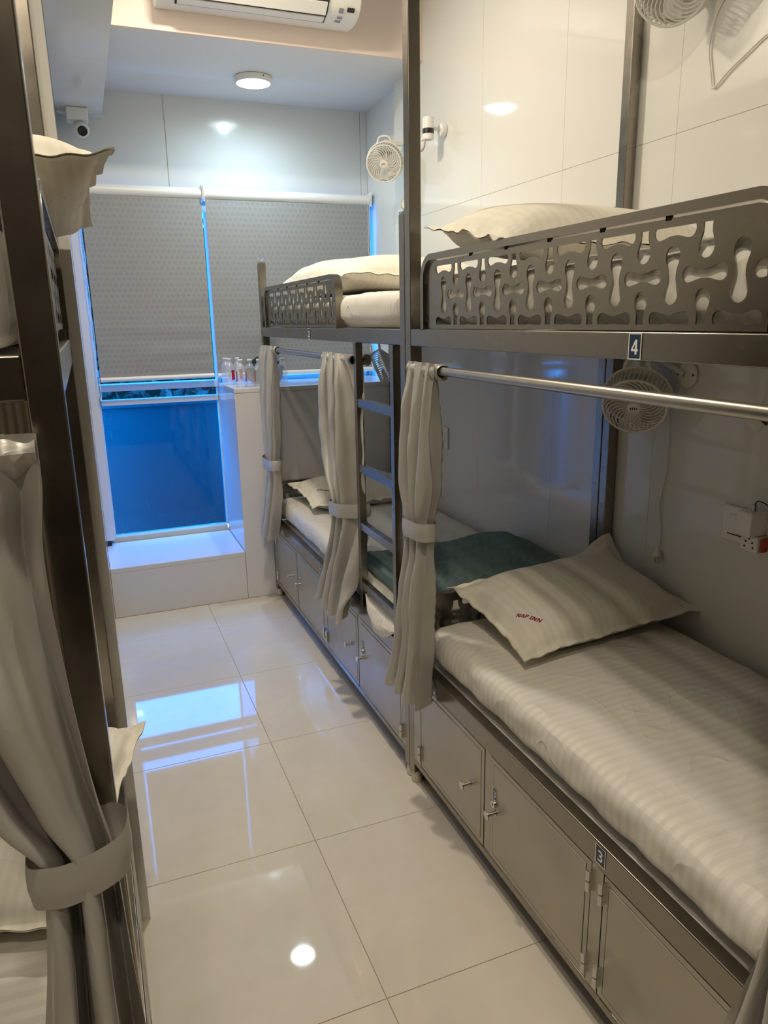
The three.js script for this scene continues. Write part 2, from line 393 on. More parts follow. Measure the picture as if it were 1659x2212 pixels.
// warm recessed lights of the higher ceiling above the aisle and the entrance
function recessed(label, x, z, power) {
  const l = thing('recessed_lamp', label, 'ceiling light', [x, YHIGH, z], 'recessed lights of the high ceiling');
  part('trim_ring', lathe([[0.07, -0.0005], [0.095, -0.0005], [0.095, -0.008], [0.07, -0.010], [0.07, -0.0005]], 40), M.white, l);
  const g = new THREE.CylinderGeometry(0.069, 0.069, 0.006, 40); g.translate(0, -0.0045, 0);
  part('diffuser', g, M.warmGlow, l);
  panelLight(x, YHIGH - 0.014, z, WARM, power, 0.12);
}
recessed('warm recessed ceiling light above the aisle, nearest the bulkhead', 0.0, -1.5, 7.5);
recessed('warm recessed ceiling light above the entrance end of the aisle', -0.38, 0.85, 6.5);
recessed('warm recessed ceiling light nearest the entrance wall', -0.8, 1.85, 4);

// split air conditioner on the bulkhead
{
  const a = thing('air_conditioner', 'white wall mounted split air conditioner on the pink bulkhead', 'air conditioner', [0.365, 2.872, ZBULK]);
  const s = new THREE.Shape();   // side profile in (z, y)
  s.moveTo(0.001, 0); s.lineTo(0.06, -0.012); s.quadraticCurveTo(0.18, -0.020, 0.215, 0.045); s.quadraticCurveTo(0.226, 0.08, 0.226, 0.2); s.quadraticCurveTo(0.226, 0.272, 0.18, 0.274); s.lineTo(0.001, 0.274); s.closePath();
  part('casing', exZY(s, -0.435, 0.87, 10, 0.006), M.white, a);
  const pt = (t) => [(1 - t) * (1 - t) * 0.06 + 2 * t * (1 - t) * 0.18 + t * t * 0.215, -(1 - t) * (1 - t) * 0.012 - 2 * t * (1 - t) * 0.020 + t * t * 0.045];
  const lv = (z0, y0, z1, y1, x0, x1, m, nm, t = 0.004) => {
    const d = Math.hypot(z1 - z0, y1 - y0), g = bx(x0, x1, -t / 2, t / 2, -d / 2, d / 2, 0.0008);
    g.rotateX(-Math.atan2(y1 - y0, z1 - z0)); g.translate(0, (y0 + y1) / 2, (z0 + z1) / 2); part(nm, g, m, a);
  };
  const span = (t0, t1, x0, x1, m, nm, th) => { const p = pt(t0), q = pt(t1); lv(p[0], p[1], q[0], q[1], x0, x1, m, nm, th); };
  span(0.26, 0.60, -0.36, 0.285, M.blackPlastic, 'outlet_gap', 0.012);
  span(0.60, 1.0, -0.36, 0.285, M.blackPlastic, 'outlet_gap', 0.014);
  span(0.30, 0.50, -0.352, 0.277, M.white, 'louver', 0.018);
  span(0.56, 0.93, -0.352, 0.277, M.white, 'louver', 0.024);
  const grey = std({ color: lin(0.25, 0.25, 0.26), roughness: 0.4 });
  span(0.72, 0.84, 0.372, 0.404, M.blackPlastic, 'receiver_window', 0.012);
  span(0.66, 0.80, 0.335, 0.355, grey, 'indicator_panel', 0.012);
  span(0.48, 0.54, 0.335, 0.358, grey, 'button', 0.010);
  span(0.34, 0.40, 0.333, 0.356, grey, 'button', 0.010);
}
// CCTV camera
{
  const c = thing('security_camera', 'white security camera with black lens hanging under the soffit corner', 'camera', [-0.402, 2.655, -3.17]);
  part('junction_box', bx(-0.052, 0.052, -0.062, -0.0005, -0.05, 0.05, 0.006), M.white, c);
  const d = V3(0.10, -0.35, 0.9).normalize(), m = frameMatrix(V3(0.012, -0.098, 0.015), d);
  const body = lathe([[0, -0.05], [0.03, -0.048], [0.036, -0.03], [0.036, 0.035], [0.032, 0.045], [0.026, 0.048], [0, 0.048]], 28); body.rotateX(Math.PI / 2); body.applyMatrix4(m);
  part('camera_body', body, M.white, c);
  const lens = lathe([[0, 0.0485], [0.024, 0.0485], [0.024, 0.056], [0.020, 0.058], [0, 0.054]], 24); lens.rotateX(Math.PI / 2); lens.applyMatrix4(m);
  part('lens', lens, M.blackPlastic, c);
  part('mount_neck', cyl(0.02, 0.02, 0, 16, [0.0, -0.061, 0], [0.008, -0.085, 0.012]), M.white, c);
  part('cable', tube([[-0.05, -0.02, 0.01], [-0.075, -0.022, 0.0], [-0.098, -0.018, 0.01]], 0.006, 12, 6), M.white, c);
}


// ------------------------------------------------------------------ bunk beds
function bonePoly(cx, cy, vertical, L, r, w, lim) {   // dumbbell cut-out, clipped to the sheet's border
  const a = L / 2 - r, n = 9, up = [], out = [];
  for (let k = 0; k <= 2 * n; k++) {
    const t = -Math.cos(Math.PI * k / (2 * n)) * L / 2, q = Math.abs(t);
    const h = q > a ? Math.sqrt(Math.max(0, r * r - (q - a) * (q - a))) : w + (r - w) * sstep(0.1, 1, q / a);
    up.push([t, h]);
  }
  for (const [t, h] of up) out.push([t, h]);
  for (let k = up.length - 2; k > 0; k--) out.push([up[k][0], -up[k][1]]);
  let pts = out.map(([t, h]) => (vertical ? [cx + h, cy + t] : [cx + t, cy + h]));
  for (const [ax, lo, v] of [[0, 1, lim[0]], [0, 0, lim[1]], [1, 1, lim[2]], [1, 0, lim[3]]]) {   // clip to the border
    const inside = (p) => (lo ? p[ax] >= v : p[ax] <= v), res = [];
    for (let i = 0; i < pts.length; i++) {
      const P = pts[i], Q = pts[(i + 1) % pts.length], ip = inside(P), iq = inside(Q);
      if (ip) res.push(P);
      if (ip !== iq) { const t = (v - P[ax]) / (Q[ax] - P[ax]); res.push([lerp(P[0], Q[0], t), lerp(P[1], Q[1], t)]); }
    }
    pts = res;
  }
  return pts.map(([x, y]) => new THREE.Vector2(x, y));
}
function polyArea(p) { let s = 0; for (let i = 0; i < p.length; i++) { const a = p[i], b = p[(i + 1) % p.length]; s += a.x * b.y - b.x * a.y; } return Math.abs(s / 2); }
function roundRect(z0, z1, y0, y1, r, Path = THREE.Shape) {   // rounded upper corners only
  const s = new Path(); s.moveTo(z0, y0); s.lineTo(z1, y0); s.lineTo(z1, y1 - r); s.absarc(z1 - r, y1 - r, r, 0, Math.PI / 2, false); s.lineTo(z0 + r, y1); s.absarc(z0 + r, y1 - r, r, Math.PI / 2, Math.PI, false); s.closePath(); return s;
}
// pierced guard in the (z, y) plane: bent flat-bar frame and a sheet with basket-weave dumbbell holes
function guardGeos(z0, z1, y0, phase, rows = 3, H = 0.2) {
  const r = 0.062, t = 0.017;
  const fr = new THREE.Shape();   // bent flat bar, open at the foot
  fr.moveTo(z0, y0); fr.lineTo(z0 + t, y0); fr.lineTo(z0 + t, y0 + H - r); fr.absarc(z0 + r, y0 + H - r, r - t, Math.PI, Math.PI / 2, true); fr.lineTo(z1 - r, y0 + H - t); fr.absarc(z1 - r, y0 + H - r, r - t, Math.PI / 2, 0, true); fr.lineTo(z1 - t, y0); fr.lineTo(z1, y0); fr.lineTo(z1, y0 + H - r); fr.absarc(z1 - r, y0 + H - r, r, 0, Math.PI / 2, false); fr.lineTo(z0 + r, y0 + H); fr.absarc(z0 + r, y0 + H - r, r, Math.PI / 2, Math.PI, false); fr.closePath();
  const frame = exZY(fr, 0, 0.030, 8, 0);
  const sh = roundRect(z0 + t + 0.012, z1 - t - 0.012, y0 + 0.0015, y0 + H - t - 0.003, r - t - 0.006);
  const lim = [z0 + t + 0.022, z1 - t - 0.022, y0 + 0.012, y0 + H - 0.034], mid = y0 + 0.09;
  for (let j = -1; j <= 1; j++) for (let i = -14; i <= 14; i++) {
    const cz = phase + i * 0.0707, cy = mid + j * 0.0695, vert = (Math.abs(i) + Math.abs(j)) % 2 === 0;
    if (cz < lim[0] - 0.05 || cz > lim[1] + 0.05) continue;
    const p = bonePoly(cz, cy, vert, 0.094, vert ? 0.0165 : 0.0128, vert ? 0.0092 : 0.0070, lim);
    if (p.length < 4 || polyArea(p) < 0.00035) continue;
    // keep the holes out of the rounded corners
    const bad = p.some((q) => { const dz = q.x < z0 + r ? z0 + r - q.x : q.x > z1 - r ? q.x - (z1 - r) : 0, dy = q.y - (y0 + H - r); return dz > 0 && dy > 0 && Math.hypot(dz, dy) > r - t - 0.014; });
    if (bad) continue;
    const clean = p.filter((q, k) => q.distanceTo(p[(k + 1) % p.length]) > 1e-5);
    sh.holes.push(new THREE.Path(clean));
  }
  const sheet = exZY(sh, 0.010, 0.003, 8);
  const tabs = [];
  for (let k = 1; k < 6; k++) { const z = lerp(z0 + 0.1, z1 - 0.08, k / 6); tabs.push(bx(0.009, 0.014, y0 + H - t - 0.006, y0 + H - t + 0.001, z, z + 0.012)); }
  tabs.push(bx(0.009, 0.014, y0 + 0.02, y0 + 0.032, z0 + t - 0.001, z0 + t + 0.014), bx(0.009, 0.014, y0 + 0.02, y0 + 0.032, z1 - t - 0.014, z1 - t + 0.001));
  return { frame, sheet, tabs };
}
function plateTex(n) {
  return canvasTex(128, 192, (c, w, h) => {
    c.fillStyle = '#e9e8e2'; c.fillRect(0, 0, w, h); c.fillStyle = '#17324f'; c.fillRect(9, 9, w - 18, h - 18);
    c.fillStyle = '#f2f0ea'; c.font = 'bold 150px sans-serif'; c.textAlign = 'center'; c.textBaseline = 'middle';
    c.save(); c.translate(w / 2, h / 2 + 6); c.scale(0.82, 1); c.fillText(n, 0, 0); c.restore();
  });
}
const plateMat = {}; for (const n of ['1', '2', '3', '4']) plateMat[n] = std({ map: plateTex(n), roughness: 0.4 });
// a thin plate facing -x with its own 0..1 uv
function plateGeo(x, cy, cz, w, h) { const g = new THREE.PlaneGeometry(w, h); g.rotateY(-Math.PI / 2); g.translate(x, cy, cz); return g; }
const finialGeo = () => {
  const g = new THREE.IcosahedronGeometry(0.017, 1); g.scale(1, 1.15, 1); return g.toNonIndexed();
};
function foot() { return lathe([[0, 0.0005], [0.017, 0.0005], [0.0192, 0.006], [0.0192, 0.022], [0.017, 0.030], [0.017, 0.05], [0, 0.05]], 20); }

function bunk(name, label, z0, tall, nums) {
  const b = thing(name, label, 'bunk bed', [0.402, 0, z0], 'steel bunk beds along the right wall');
  const L = 1.973, T = 0.038, D = 0.784, S = M.steel;
  const top = tall ? YHIGH - 0.004 : 1.872;
  for (const [x, z] of [[0, 0], [0, L - T], [D - T, 0], [D - T, L - T]]) {
    const p = part('post', bx(x, x + T, 0.045, top, z, z + T, 0.003), S, b);
    const f = foot(); f.translate(x + T / 2, 0, z + T / 2); part('foot', f, M.rubber, p);
    if (!tall) {
      part('cap', bx(x + 0.001, x + T - 0.001, top, top + 0.008, z + 0.001, z + T - 0.001, 0.002), M.chrome, p);
      const g = finialGeo(); g.translate(x + T / 2, top + 0.026, z + T / 2); part('crystal_finial', g, M.crystal, p);
    }
  }
  // upper frame
  part('upper_front_beam', bx(0.001, 0.026, 1.495, 1.544, T, L - T, 0.003), S, b);
  part('upper_rear_beam', bx(D - 0.026, D - 0.001, 1.495, 1.544, T, L - T, 0.003), S, b);
  for (const z of [0.004, L - 0.029]) part('upper_end_beam', bx(T, D - T, 1.495, 1.544, z, z + 0.025, 0.003), S, b);
  part('upper_deck', bx(0.027, D - 0.027, 1.518, 1.532, T, L - T), M.white, b);
  const G = guardGeos(0.112, 1.316, 1.5445, 1.229);
  const guard = part('guard_frame', G.frame, S, b);
  part('pierced_sheet', G.sheet, S, guard);
  for (const g of G.tabs) part('weld_tab', g, M.darkGap, guard);
  // lower locker base
  part('top_rail', bx(0, 0.034, 0.422, 0.485, T, L - T, 0.003), S, b);
  part('bottom_rail', bx(0, 0.025, 0.083, 0.104, T, L - T, 0.002), S, b);
  part('rear_rail', bx(D - 0.03, D - 0.001, 0.422, 0.485, T, L - T, 0.003), S, b);
  for (const z of [0.004, L - 0.029]) part('end_rail', bx(T, D - T, 0.422, 0.485, z, z + 0.025, 0.003), S, b);
  part('locker_body', [bx(0.028, D - 0.03, 0.09, 0.10, 0.03, L - 0.03), bx(0.03, 0.034, 0.1, 0.425, 0.03, L - 0.03), bx(0.034, D - 0.03, 0.1, 0.43, 0.012, 0.016), bx(0.034, D - 0.03, 0.1, 0.43, L - 0.016, L - 0.012)], M.darkGap, b);
  part('lower_deck', bx(0.035, D - 0.03, 0.455, 0.470, T, L - T), M.white, b);
  for (const [a, c] of [[T, 0.094], [0.995, 1.034], [1.918, L - T]]) part('stile', bx(0.001, 0.024, 0.104, 0.422, a, c), M.steelSatin, b);
  for (const [a, c] of [[0.522, 0.553], [1.458, 1.484]]) part('stile', bx(0.003, 0.024, 0.104, 0.422, a, c), M.steelSatin, b);
  const doors = [[0.097, 0.519, 0, '', 0.44], [0.556, 0.992, 1, nums[0], 0.585], [1.037, 1.455, 0, '', 1.375], [1.487, 1.915, 1, nums[1], 1.52]];
  for (const [a, c, right, num, kz] of doors) {
    const y0 = 0.1065, y1 = 0.4195, f = 0.015;
    const ring = rectShape(a, c, y0, y1); ring.holes.push(new THREE.Path([[a + f, y0 + f], [c - f, y0 + f], [c - f, y1 - f], [a + f, y1 - f]].map((p) => new THREE.Vector2(...p))));
    const d = part('locker_door', [exZY(ring, 0.0015, 0.02, 1), bx(0.0005, 0.02, y0 + f + 0.002, y1 - f - 0.002, a + f + 0.002, c - f - 0.002, 0.001)], M.steelSatin, b);
    const hz = right ? c + 0.001 : a - 0.001;
    for (const y of [0.128, 0.348]) {
      part('hinge', [cyl(0.0065, 0.0065, 0, 12, [-0.006, y, hz], [-0.006, y + 0.026, hz]), cyl(0.0065, 0.0065, 0, 12, [-0.006, y + 0.028, hz], [-0.006, y + 0.054, hz]), bx(-0.004, 0.003, y + 0.002, y + 0.052, hz - 0.006, hz + 0.006)], M.chrome, d);
    }
    part('knob', [cyl(0.0055, 0.0055, 0, 14, [0.001, 0.262, kz], [-0.026, 0.262, kz]), cyl(0.0125, 0.0125, 0, 18, [-0.026, 0.262, kz], [-0.0295, 0.262, kz]), cyl(0.008, 0.008, 0, 14, [0.0, 0.262, kz], [-0.003, 0.262, kz])], M.chrome, d);
    if (num) {
      part('lock', [cyl(0.0115, 0.0105, 0, 20, [0.0005, 0.288, kz - 0.004], [-0.007, 0.288, kz - 0.004])], M.chrome, d);
      part('keyhole', bx(-0.0074, -0.006, 0.284, 0.292, kz - 0.005, kz - 0.003), M.darkGap, d);
      part('number_sticker', plateGeo(-0.0004, 0.318, kz - 0.004, 0.02, 0.036), plateMat[num], d);
    }
  }
  // pierced panel at the head of the lower bed, turned to lie across the bed
  const E = guardGeos(0, D - 2 * T, 0.486, 0.2);
  const turn = (g) => { g.rotateY(Math.PI / 2); g.translate(T, 0, 0.030); return g; };
  const eg = part('head_guard_frame', turn(E.frame), S, b); part('pierced_sheet', turn(E.sheet), S, eg);
  // ladder
  const ladder = new THREE.Group(); ladder.name = 'ladder'; b.add(ladder);
  for (const z of [1.50, 1.85]) part('stringer', bx(-0.001, 0.026, 0.486, 1.494, z, z + 0.028, 0.002), S, ladder);
  for (const y of [1.265, 1.022, 0.797, 0.557]) part('rung', bx(0.001, 0.025, y, y + 0.031, 1.5285, 1.8495, 0.002), S, ladder);
  // curtain rod
  const rod = part('curtain_rod', cyl(0.0125, 0.0125, 0, 20, [0.003, 1.432, T + 0.001], [0.003, 1.432, 1.497]), M.rod, b);
  for (const z of [T + 0.007, 1.491]) part('rod_bracket', [cyl(0.0165, 0.0165, 0, 16, [0.003, 1.432, z - 0.006], [0.003, 1.432, z + 0.006])], M.blackPlastic, rod);
  // number plates
  part('number_plate', plateGeo(-0.0004, 1.519, nums[4], 0.034, 0.046), plateMat[nums[3]], b);
  part('number_plate', plateGeo(-0.0012, 0.457, nums[5], 0.034, 0.046), plateMat[nums[2]], b);
  return b;
}
bunk('bunk_bed', 'steel bunk bed by the window with short crystal-topped posts and ladder', -2.755, false, ['1', '2', '1', '2', 0.935, 0.965]);
bunk('bunk_bed', 'nearer steel bunk bed numbered 3 and 4 with posts up to the ceiling', -0.778, true, ['3', '4', '3', '4', 1.022, 1.021]);

// bunk standing across the room on the left: only its end faces the aisle
{
  const b = thing('bunk_bed', 'steel bunk bed standing crosswise on the left with dark corner post', 'bunk bed', [-0.527, 0, -0.46]);
  const T = 0.038, W = 0.900, LX = -1.95, S = M.steel;   // local x runs left (negative), local z from 0 to W
  for (const [x, z] of [[-T, 0], [-T, W - T], [LX, 0], [LX, W - T]]) {
    const p = part('post', bx(x, x + T, 0.045, YHIGH - 0.004, z, z + T, 0.003), S, b);
    const f = foot(); f.translate(x + T / 2, 0, z + T / 2); part('foot', f, M.rubber, p);
  }
  part('upper_end_beam', bx(-0.026, -0.001, 1.495, 1.544, T, W - T, 0.003), S, b);
  for (const z of [0.006, W - 0.031]) part('upper_side_beam', bx(LX + T, -T, 1.495, 1.544, z, z + 0.025, 0.003), S, b);
  part('upper_deck', bx(LX + T, -0.027, 1.518, 1.532, 0.032, W - 0.032), M.white, b);
  const G = guardGeos(0.045, W - 0.045, 1.565, 0.43, 3, 0.17);
  for (const g of [G.frame, G.sheet]) { g.rotateY(Math.PI); g.translate(0, 0, W); }
  const guard = part('guard_frame', G.frame, M.steel, b);
  part('pierced_sheet', G.sheet, S, guard);
  for (const z of [0.10, W - 0.13]) part('guard_leg', bx(-0.026, -0.006, 1.5445, 1.5648, z, z + 0.025), S, b);
  part('end_top_rail', bx(-0.034, 0, 0.422, 0.485, T, W - T, 0.003), S, b);
  part('end_bottom_rail', bx(-0.025, 0, 0.083, 0.104, T, W - T, 0.002), S, b);
  for (const z of [0.006, W - 0.031]) part('side_top_rail', bx(LX + T, -T, 0.422, 0.485, z, z + 0.025, 0.003), S, b);
  part('side_panel', bx(LX + T, -T, 0.104, 0.422, W - 0.024, W - 0.018), M.steelSatin, b);
  part('lower_deck', bx(LX + T, -0.035, 0.455, 0.470, 0.032, W - 0.032), M.white, b);
  for (const [a, c] of [[0.055, 0.435], [0.465, 0.845]]) {
    const d = part('locker_panel', [bx(-0.02, -0.0025, 0.108, 0.418, a, c, 0.001), bx(-0.0025, 0.0, 0.125, 0.40, a + 0.017, c - 0.017, 0.0008)], M.steelSatin, b);
    part('panel_groove', bx(-0.0032, -0.0008, 0.1215, 0.1245, a + 0.014, c - 0.014), M.darkGap, d);
  }
  part('locker_body', bx(-0.9, -0.022, 0.1, 0.42, 0.03, W - 0.03), M.darkGap, b);
  const rod = part('curtain_rod', cyl(0.0125, 0.0125, 0, 20, [LX + 0.02, 1.447, W + 0.030], [-0.045, 1.447, W + 0.030]), M.rod, b);
  part('rod_bracket', [cyl(0.008, 0.008, 0, 10, [-0.05, 1.447, W + 0.03], [-0.05, 1.447, W - 0.026])], M.blackPlastic, rod);
}


// ------------------------------------------------------------------ mattresses
function mattress(label, x0, x1, y0, y1, z0, z1, k, opts = {}) {
  const w = x1 - x0, h = y1 - y0, d = z1 - z0, r = Math.min(0.045, h * 0.45);
  const g = new THREE.BoxGeometry(w, h, d, Math.round(w / 0.02), 8, Math.round(d / 0.02)), p = g.attributes.position, uv = g.attributes.uv, n0 = g.attributes.normal;
  for (let i = 0; i < p.count; i++) {
    let x = p.getX(i), y = p.getY(i), z = p.getZ(i);
    const qx = clamp(x, -w / 2 + r, w / 2 - r), qy = clamp(y, -h / 2 + r, h / 2 - r), qz = clamp(z, -d / 2 + r, d / 2 - r);
    const v = V3(x - qx, y - qy, z - qz), l = v.length() || 1; v.multiplyScalar(1 / l);
    const ax = n0.getX(i), ay = n0.getY(i);
    x = qx + v.x * r; y = qy + v.y * r; z = qz + v.z * r;
    // loose cotton sheet: soft undulation, pulled creases and a wavy tucked edge
    const top = y > 0 ? 1 : 0.15;
    const cr = 1 - Math.abs(noise(x * 3 + z * 1.1, z * 2.2 - x * 0.7, k)), crease = Math.pow(clamp(cr, 0, 1), 14) * 0.006;
    y += top * (0.005 * noise(x * 4, z * 4, k) + crease * 0.7) - 0.0;
    const calm = opts.calm ?? 1;
    if (v.x < -0.2) x += calm * (0.007 * noise(y * 10, z * 7, k + 3) + 0.005 * noise(y * 20, z * 16, k + 6) - 0.006 * sstep(0, -h / 2, y) * noise(2, z * 5, k));
    if (y < -h * 0.3 && v.x < -0.2) y += 0.008 * noise(1, z * 6, k + 8) + 0.006;
    if (y < -h / 2 + 0.0005) y = -h / 2 + 0.0005;
    p.setXYZ(i, x, y, z);
    uv.setXY(i, Math.abs(ax) > 0.5 || Math.abs(ay) > 0.5 ? z : x, Math.abs(ax) > 0.5 ? y : Math.abs(ay) > 0.5 ? x : y);
  }
  g.computeVertexNormals();
  g.translate(0, h / 2, 0);
  const m = thing('mattress', label, 'mattress', [(x0 + x1) / 2, y0, (z0 + z1) / 2], 'sheeted mattresses');
  part('fitted_sheet', g, M.sheet, m);
  return m;
}
const m1 = mattress('striped white sheeted mattress on the lower far bunk under the teal blanket', 0.432, 1.150, 0.487, 0.603, -2.69, -0.845, 1);
const m3 = mattress('striped white sheeted mattress on the lower bunk numbered 3', 0.432, 1.150, 0.487, 0.612, -0.695, 1.135, 2);
mattress('white mattress on the far upper bunk numbered 2', 0.4195, 1.150, 1.546, 1.665, -2.69, -0.845, 3, { calm: 0.2 });
mattress('white mattress behind the pierced guard of upper bunk 4', 0.4195, 1.150, 1.546, 1.690, -0.70, 1.135, 4, { calm: 0.2 });
mattress('white mattress on the lower crosswise bunk behind the left curtain', -2.42, -0.565, 0.487, 0.615, -0.415, 0.395, 5);
mattress('white mattress on the upper crosswise bunk at the left edge', -2.42, -0.560, 1.546, 1.690, -0.415, 0.395, 6);
// slack corner of the sheet hanging over the rail of the far lower bunk
{
  const g = new THREE.PlaneGeometry(1, 1, 40, 16), p = g.attributes.position, uv = g.attributes.uv;
  const pos = m1.position;
  for (let i = 0; i < p.count; i++) {
    const u = p.getX(i) + 0.5, v = 0.5 - p.getY(i);
    const z = lerp(-1.20, -0.84, u), sag = Math.sin(Math.PI * Math.pow(u, 0.8));
    const y = lerp(0.545, 0.548 - 0.105 * sag, v), x = lerp(0.434, 0.404, v) - 0.024 * Math.sin(Math.PI * v) * sag - 0.012 * sag * v + 0.006 * noise(u * 7, v * 3);
    p.setXYZ(i, x - pos.x, y - pos.y, z - pos.z); uv.setXY(i, z, y);
  }
  g.computeVertexNormals();
  const ms = M.sheet.clone(); ms.side = THREE.DoubleSide;
  part('slack_sheet', g, ms, m1);
}

// ------------------------------------------------------------------ pillows
function pillowTex(text, w = 0.66, d = 0.44) {
  const n = text ? 2048 : 1024;
  return canvasTex(n, Math.round(n * d / w), (c, W, H) => {
    const st = W / 54; for (let i = 0; i < 54; i++) { c.fillStyle = i % 2 ? '#f1efe7' : '#edeae1'; c.fillRect(i * st, 0, st + 1, H); }
    if (text) {
      c.save(); c.translate(text.x * W, text.y * H); c.rotate(text.a);
      c.fillStyle = '#8e1226'; c.strokeStyle = '#8e1226'; c.lineWidth = 2.5; c.font = 'italic bold 58px sans-serif'; c.textAlign = 'center'; c.textBaseline = 'middle';
      c.fillText('NAP INN', 0, 0); c.strokeText('NAP INN', 0, 0); c.restore();
    }
  });
}
const plainPillowMat = phy({ color: lin(0.90, 0.88, 0.82), map: pillowTex(null), roughness: 0.85, bumpMap: clothBump, bumpScale: 0.003, sheen: 0.3 });
// pillow lying in its own (x, z) plane: w across x, d across z, thick th; flanged case with drawn corners
function pillowGeo(w, d, th, k, o = {}) {
  const N = 64, pos = [], uv = [], idx = [];
  for (const side of [1, -1]) {
    const base = pos.length / 3;
    for (let j = 0; j <= N; j++) for (let i = 0; i <= N; i++) {
      const u = i / N * 2 - 1, v = j / N * 2 - 1;
      const fl = o.flange ?? 0.10;
      const uu = clamp(Math.abs(u) / (1 - fl), 0, 1), vv = clamp(Math.abs(v) / (1 - fl * w / d), 0, 1);
      const body = Math.pow(Math.max(0, 1 - Math.pow(uu, 3.2)), 0.55) * Math.pow(Math.max(0, 1 - Math.pow(vv, 3.2)), 0.55);
      const pull = 1 - 0.075 * (1 - Math.pow(Math.abs(v), 2)) * Math.pow(Math.abs(u), 6), pull2 = 1 - 0.075 * (1 - Math.pow(Math.abs(u), 2)) * Math.pow(Math.abs(v), 6);
      let x = u * w / 2 * pull, z = v * d / 2 * pull2;
      const edge = 1 - body;
      let y = side * (th / 2 * body + 0.0015) + 0.010 * edge * noise(x * 9, z * 9, k) + 0.012 * edge * edge * noise(x * 22, z * 22, k + 2);
      const ang = Math.atan2(v, u), rad = Math.hypot(u, v);
      y += side * 0.006 * body * noise(x * 5, z * 5, k + 9) + side * 0.007 * sstep(0.45, 0.95, rad) * body * noise(ang * 5, rad * 1.2, k + 4);
      if (side < 0 && o.flat) y = Math.max(y, -o.flat);
      const q = o.bend ? o.bend(u, v, x, y, z) : [x, y, z];
      pos.push(...q); uv.push((u + 1) / 2, 1 - (v + 1) / 2);
    }
    for (let j = 0; j < N; j++) for (let i = 0; i < N; i++) {
      const a = base + j * (N + 1) + i, b = a + 1, c = a + N + 1, e = c + 1;
      if (side > 0) idx.push(a, c, b, b, c, e); else idx.push(a, b, c, b, e, c);
    }
  }
  const g = new THREE.BufferGeometry();
  g.setAttribute('position', new THREE.Float32BufferAttribute(pos, 3)); g.setAttribute('uv', new THREE.Float32BufferAttribute(uv, 2)); g.setIndex(idx); g.computeVertexNormals();
  return g;
}
function pillow(label, geo, mat, pos, rot) {
  const t = thing('pillow', label, 'pillow', pos, 'pillows in white striped cases');
  const e = new THREE.Euler(...rot, 'YXZ'); geo.applyMatrix4(new THREE.Matrix4().makeRotationFromEuler(e));
  // stand on the lowest point
  geo.computeBoundingBox(); geo.translate(0, -geo.boundingBox.min.y, 0);
  part('pillowcase', geo, mat, t);
  return t;
}
const lettered = (t) => phy({ color: lin(0.90, 0.88, 0.82), map: pillowTex(t), roughness: 0.85, bumpMap: clothBump, bumpScale: 0.003, sheen: 0.3 });
pillow('white pillow with red lettering lying on the mattress of bunk 3', pillowGeo(0.66, 0.45, 0.15, 3, { flat: 0.05, bend: (u, v, x, y, z) => [x, y + 0.06 * sstep(0.5, 1, u) * sstep(-0.3, -1, v), z] }),
  lettered({ x: 0.14, y: 0.72, a: 0.95 }), [0.855, 0.617, -0.515], [0.17, 0.05, 0.05]);
pillow('white pillow with red lettering at the head of the far lower bunk', pillowGeo(0.64, 0.42, 0.14, 5, { flat: 0.04 }),
  lettered({ x: 0.16, y: 0.70, a: 0.80 }), [0.80, 0.609, -2.43], [0.12, 0.05, 0]);
{
  const g = pillowGeo(0.68, 1.12, 0.21, 7, { flat: 0.06, flange: 0.05, bend: (u, v, x, y, z) => [x, y * (1 - 0.22 * v) + 0.010 * noise(x * 6, z * 5, 3), z] });
  g.computeBoundingBox(); g.translate(0, -g.boundingBox.min.y, 0);
  part('cover', g, plainPillowMat, thing('folded_duvet', 'plump white folded duvet on the far upper bunk behind its pierced guard', 'duvet', [0.80, 1.671, -2.06]));
}
pillow('striped cream pillow on upper bunk 4 beside the tall post', pillowGeo(0.70, 0.46, 0.16, 9, { flat: 0.05 }), plainPillowMat, [0.755, 1.699, -0.44], [0.17, -0.04, -0.01]);
pillow('white pillow overhanging the upper crosswise bunk by the dark post', pillowGeo(0.44, 0.64, 0.13, 11, { flat: 0.05, bend: (u, v, x, y, z) => [x, y - 0.03 * sstep(0.5, 1, u) * sstep(0.3, -1, v), z] }),
  plainPillowMat, [-0.664, 1.697, -0.12], [0, 0.04, 0.14]);
pillow('white pillow whose corner pokes into the aisle below the dark post', pillowGeo(0.46, 0.62, 0.12, 13, { flat: 0.04 }), plainPillowMat, [-0.748, 0.620, -0.079], [0, -0.19, 0.02]);

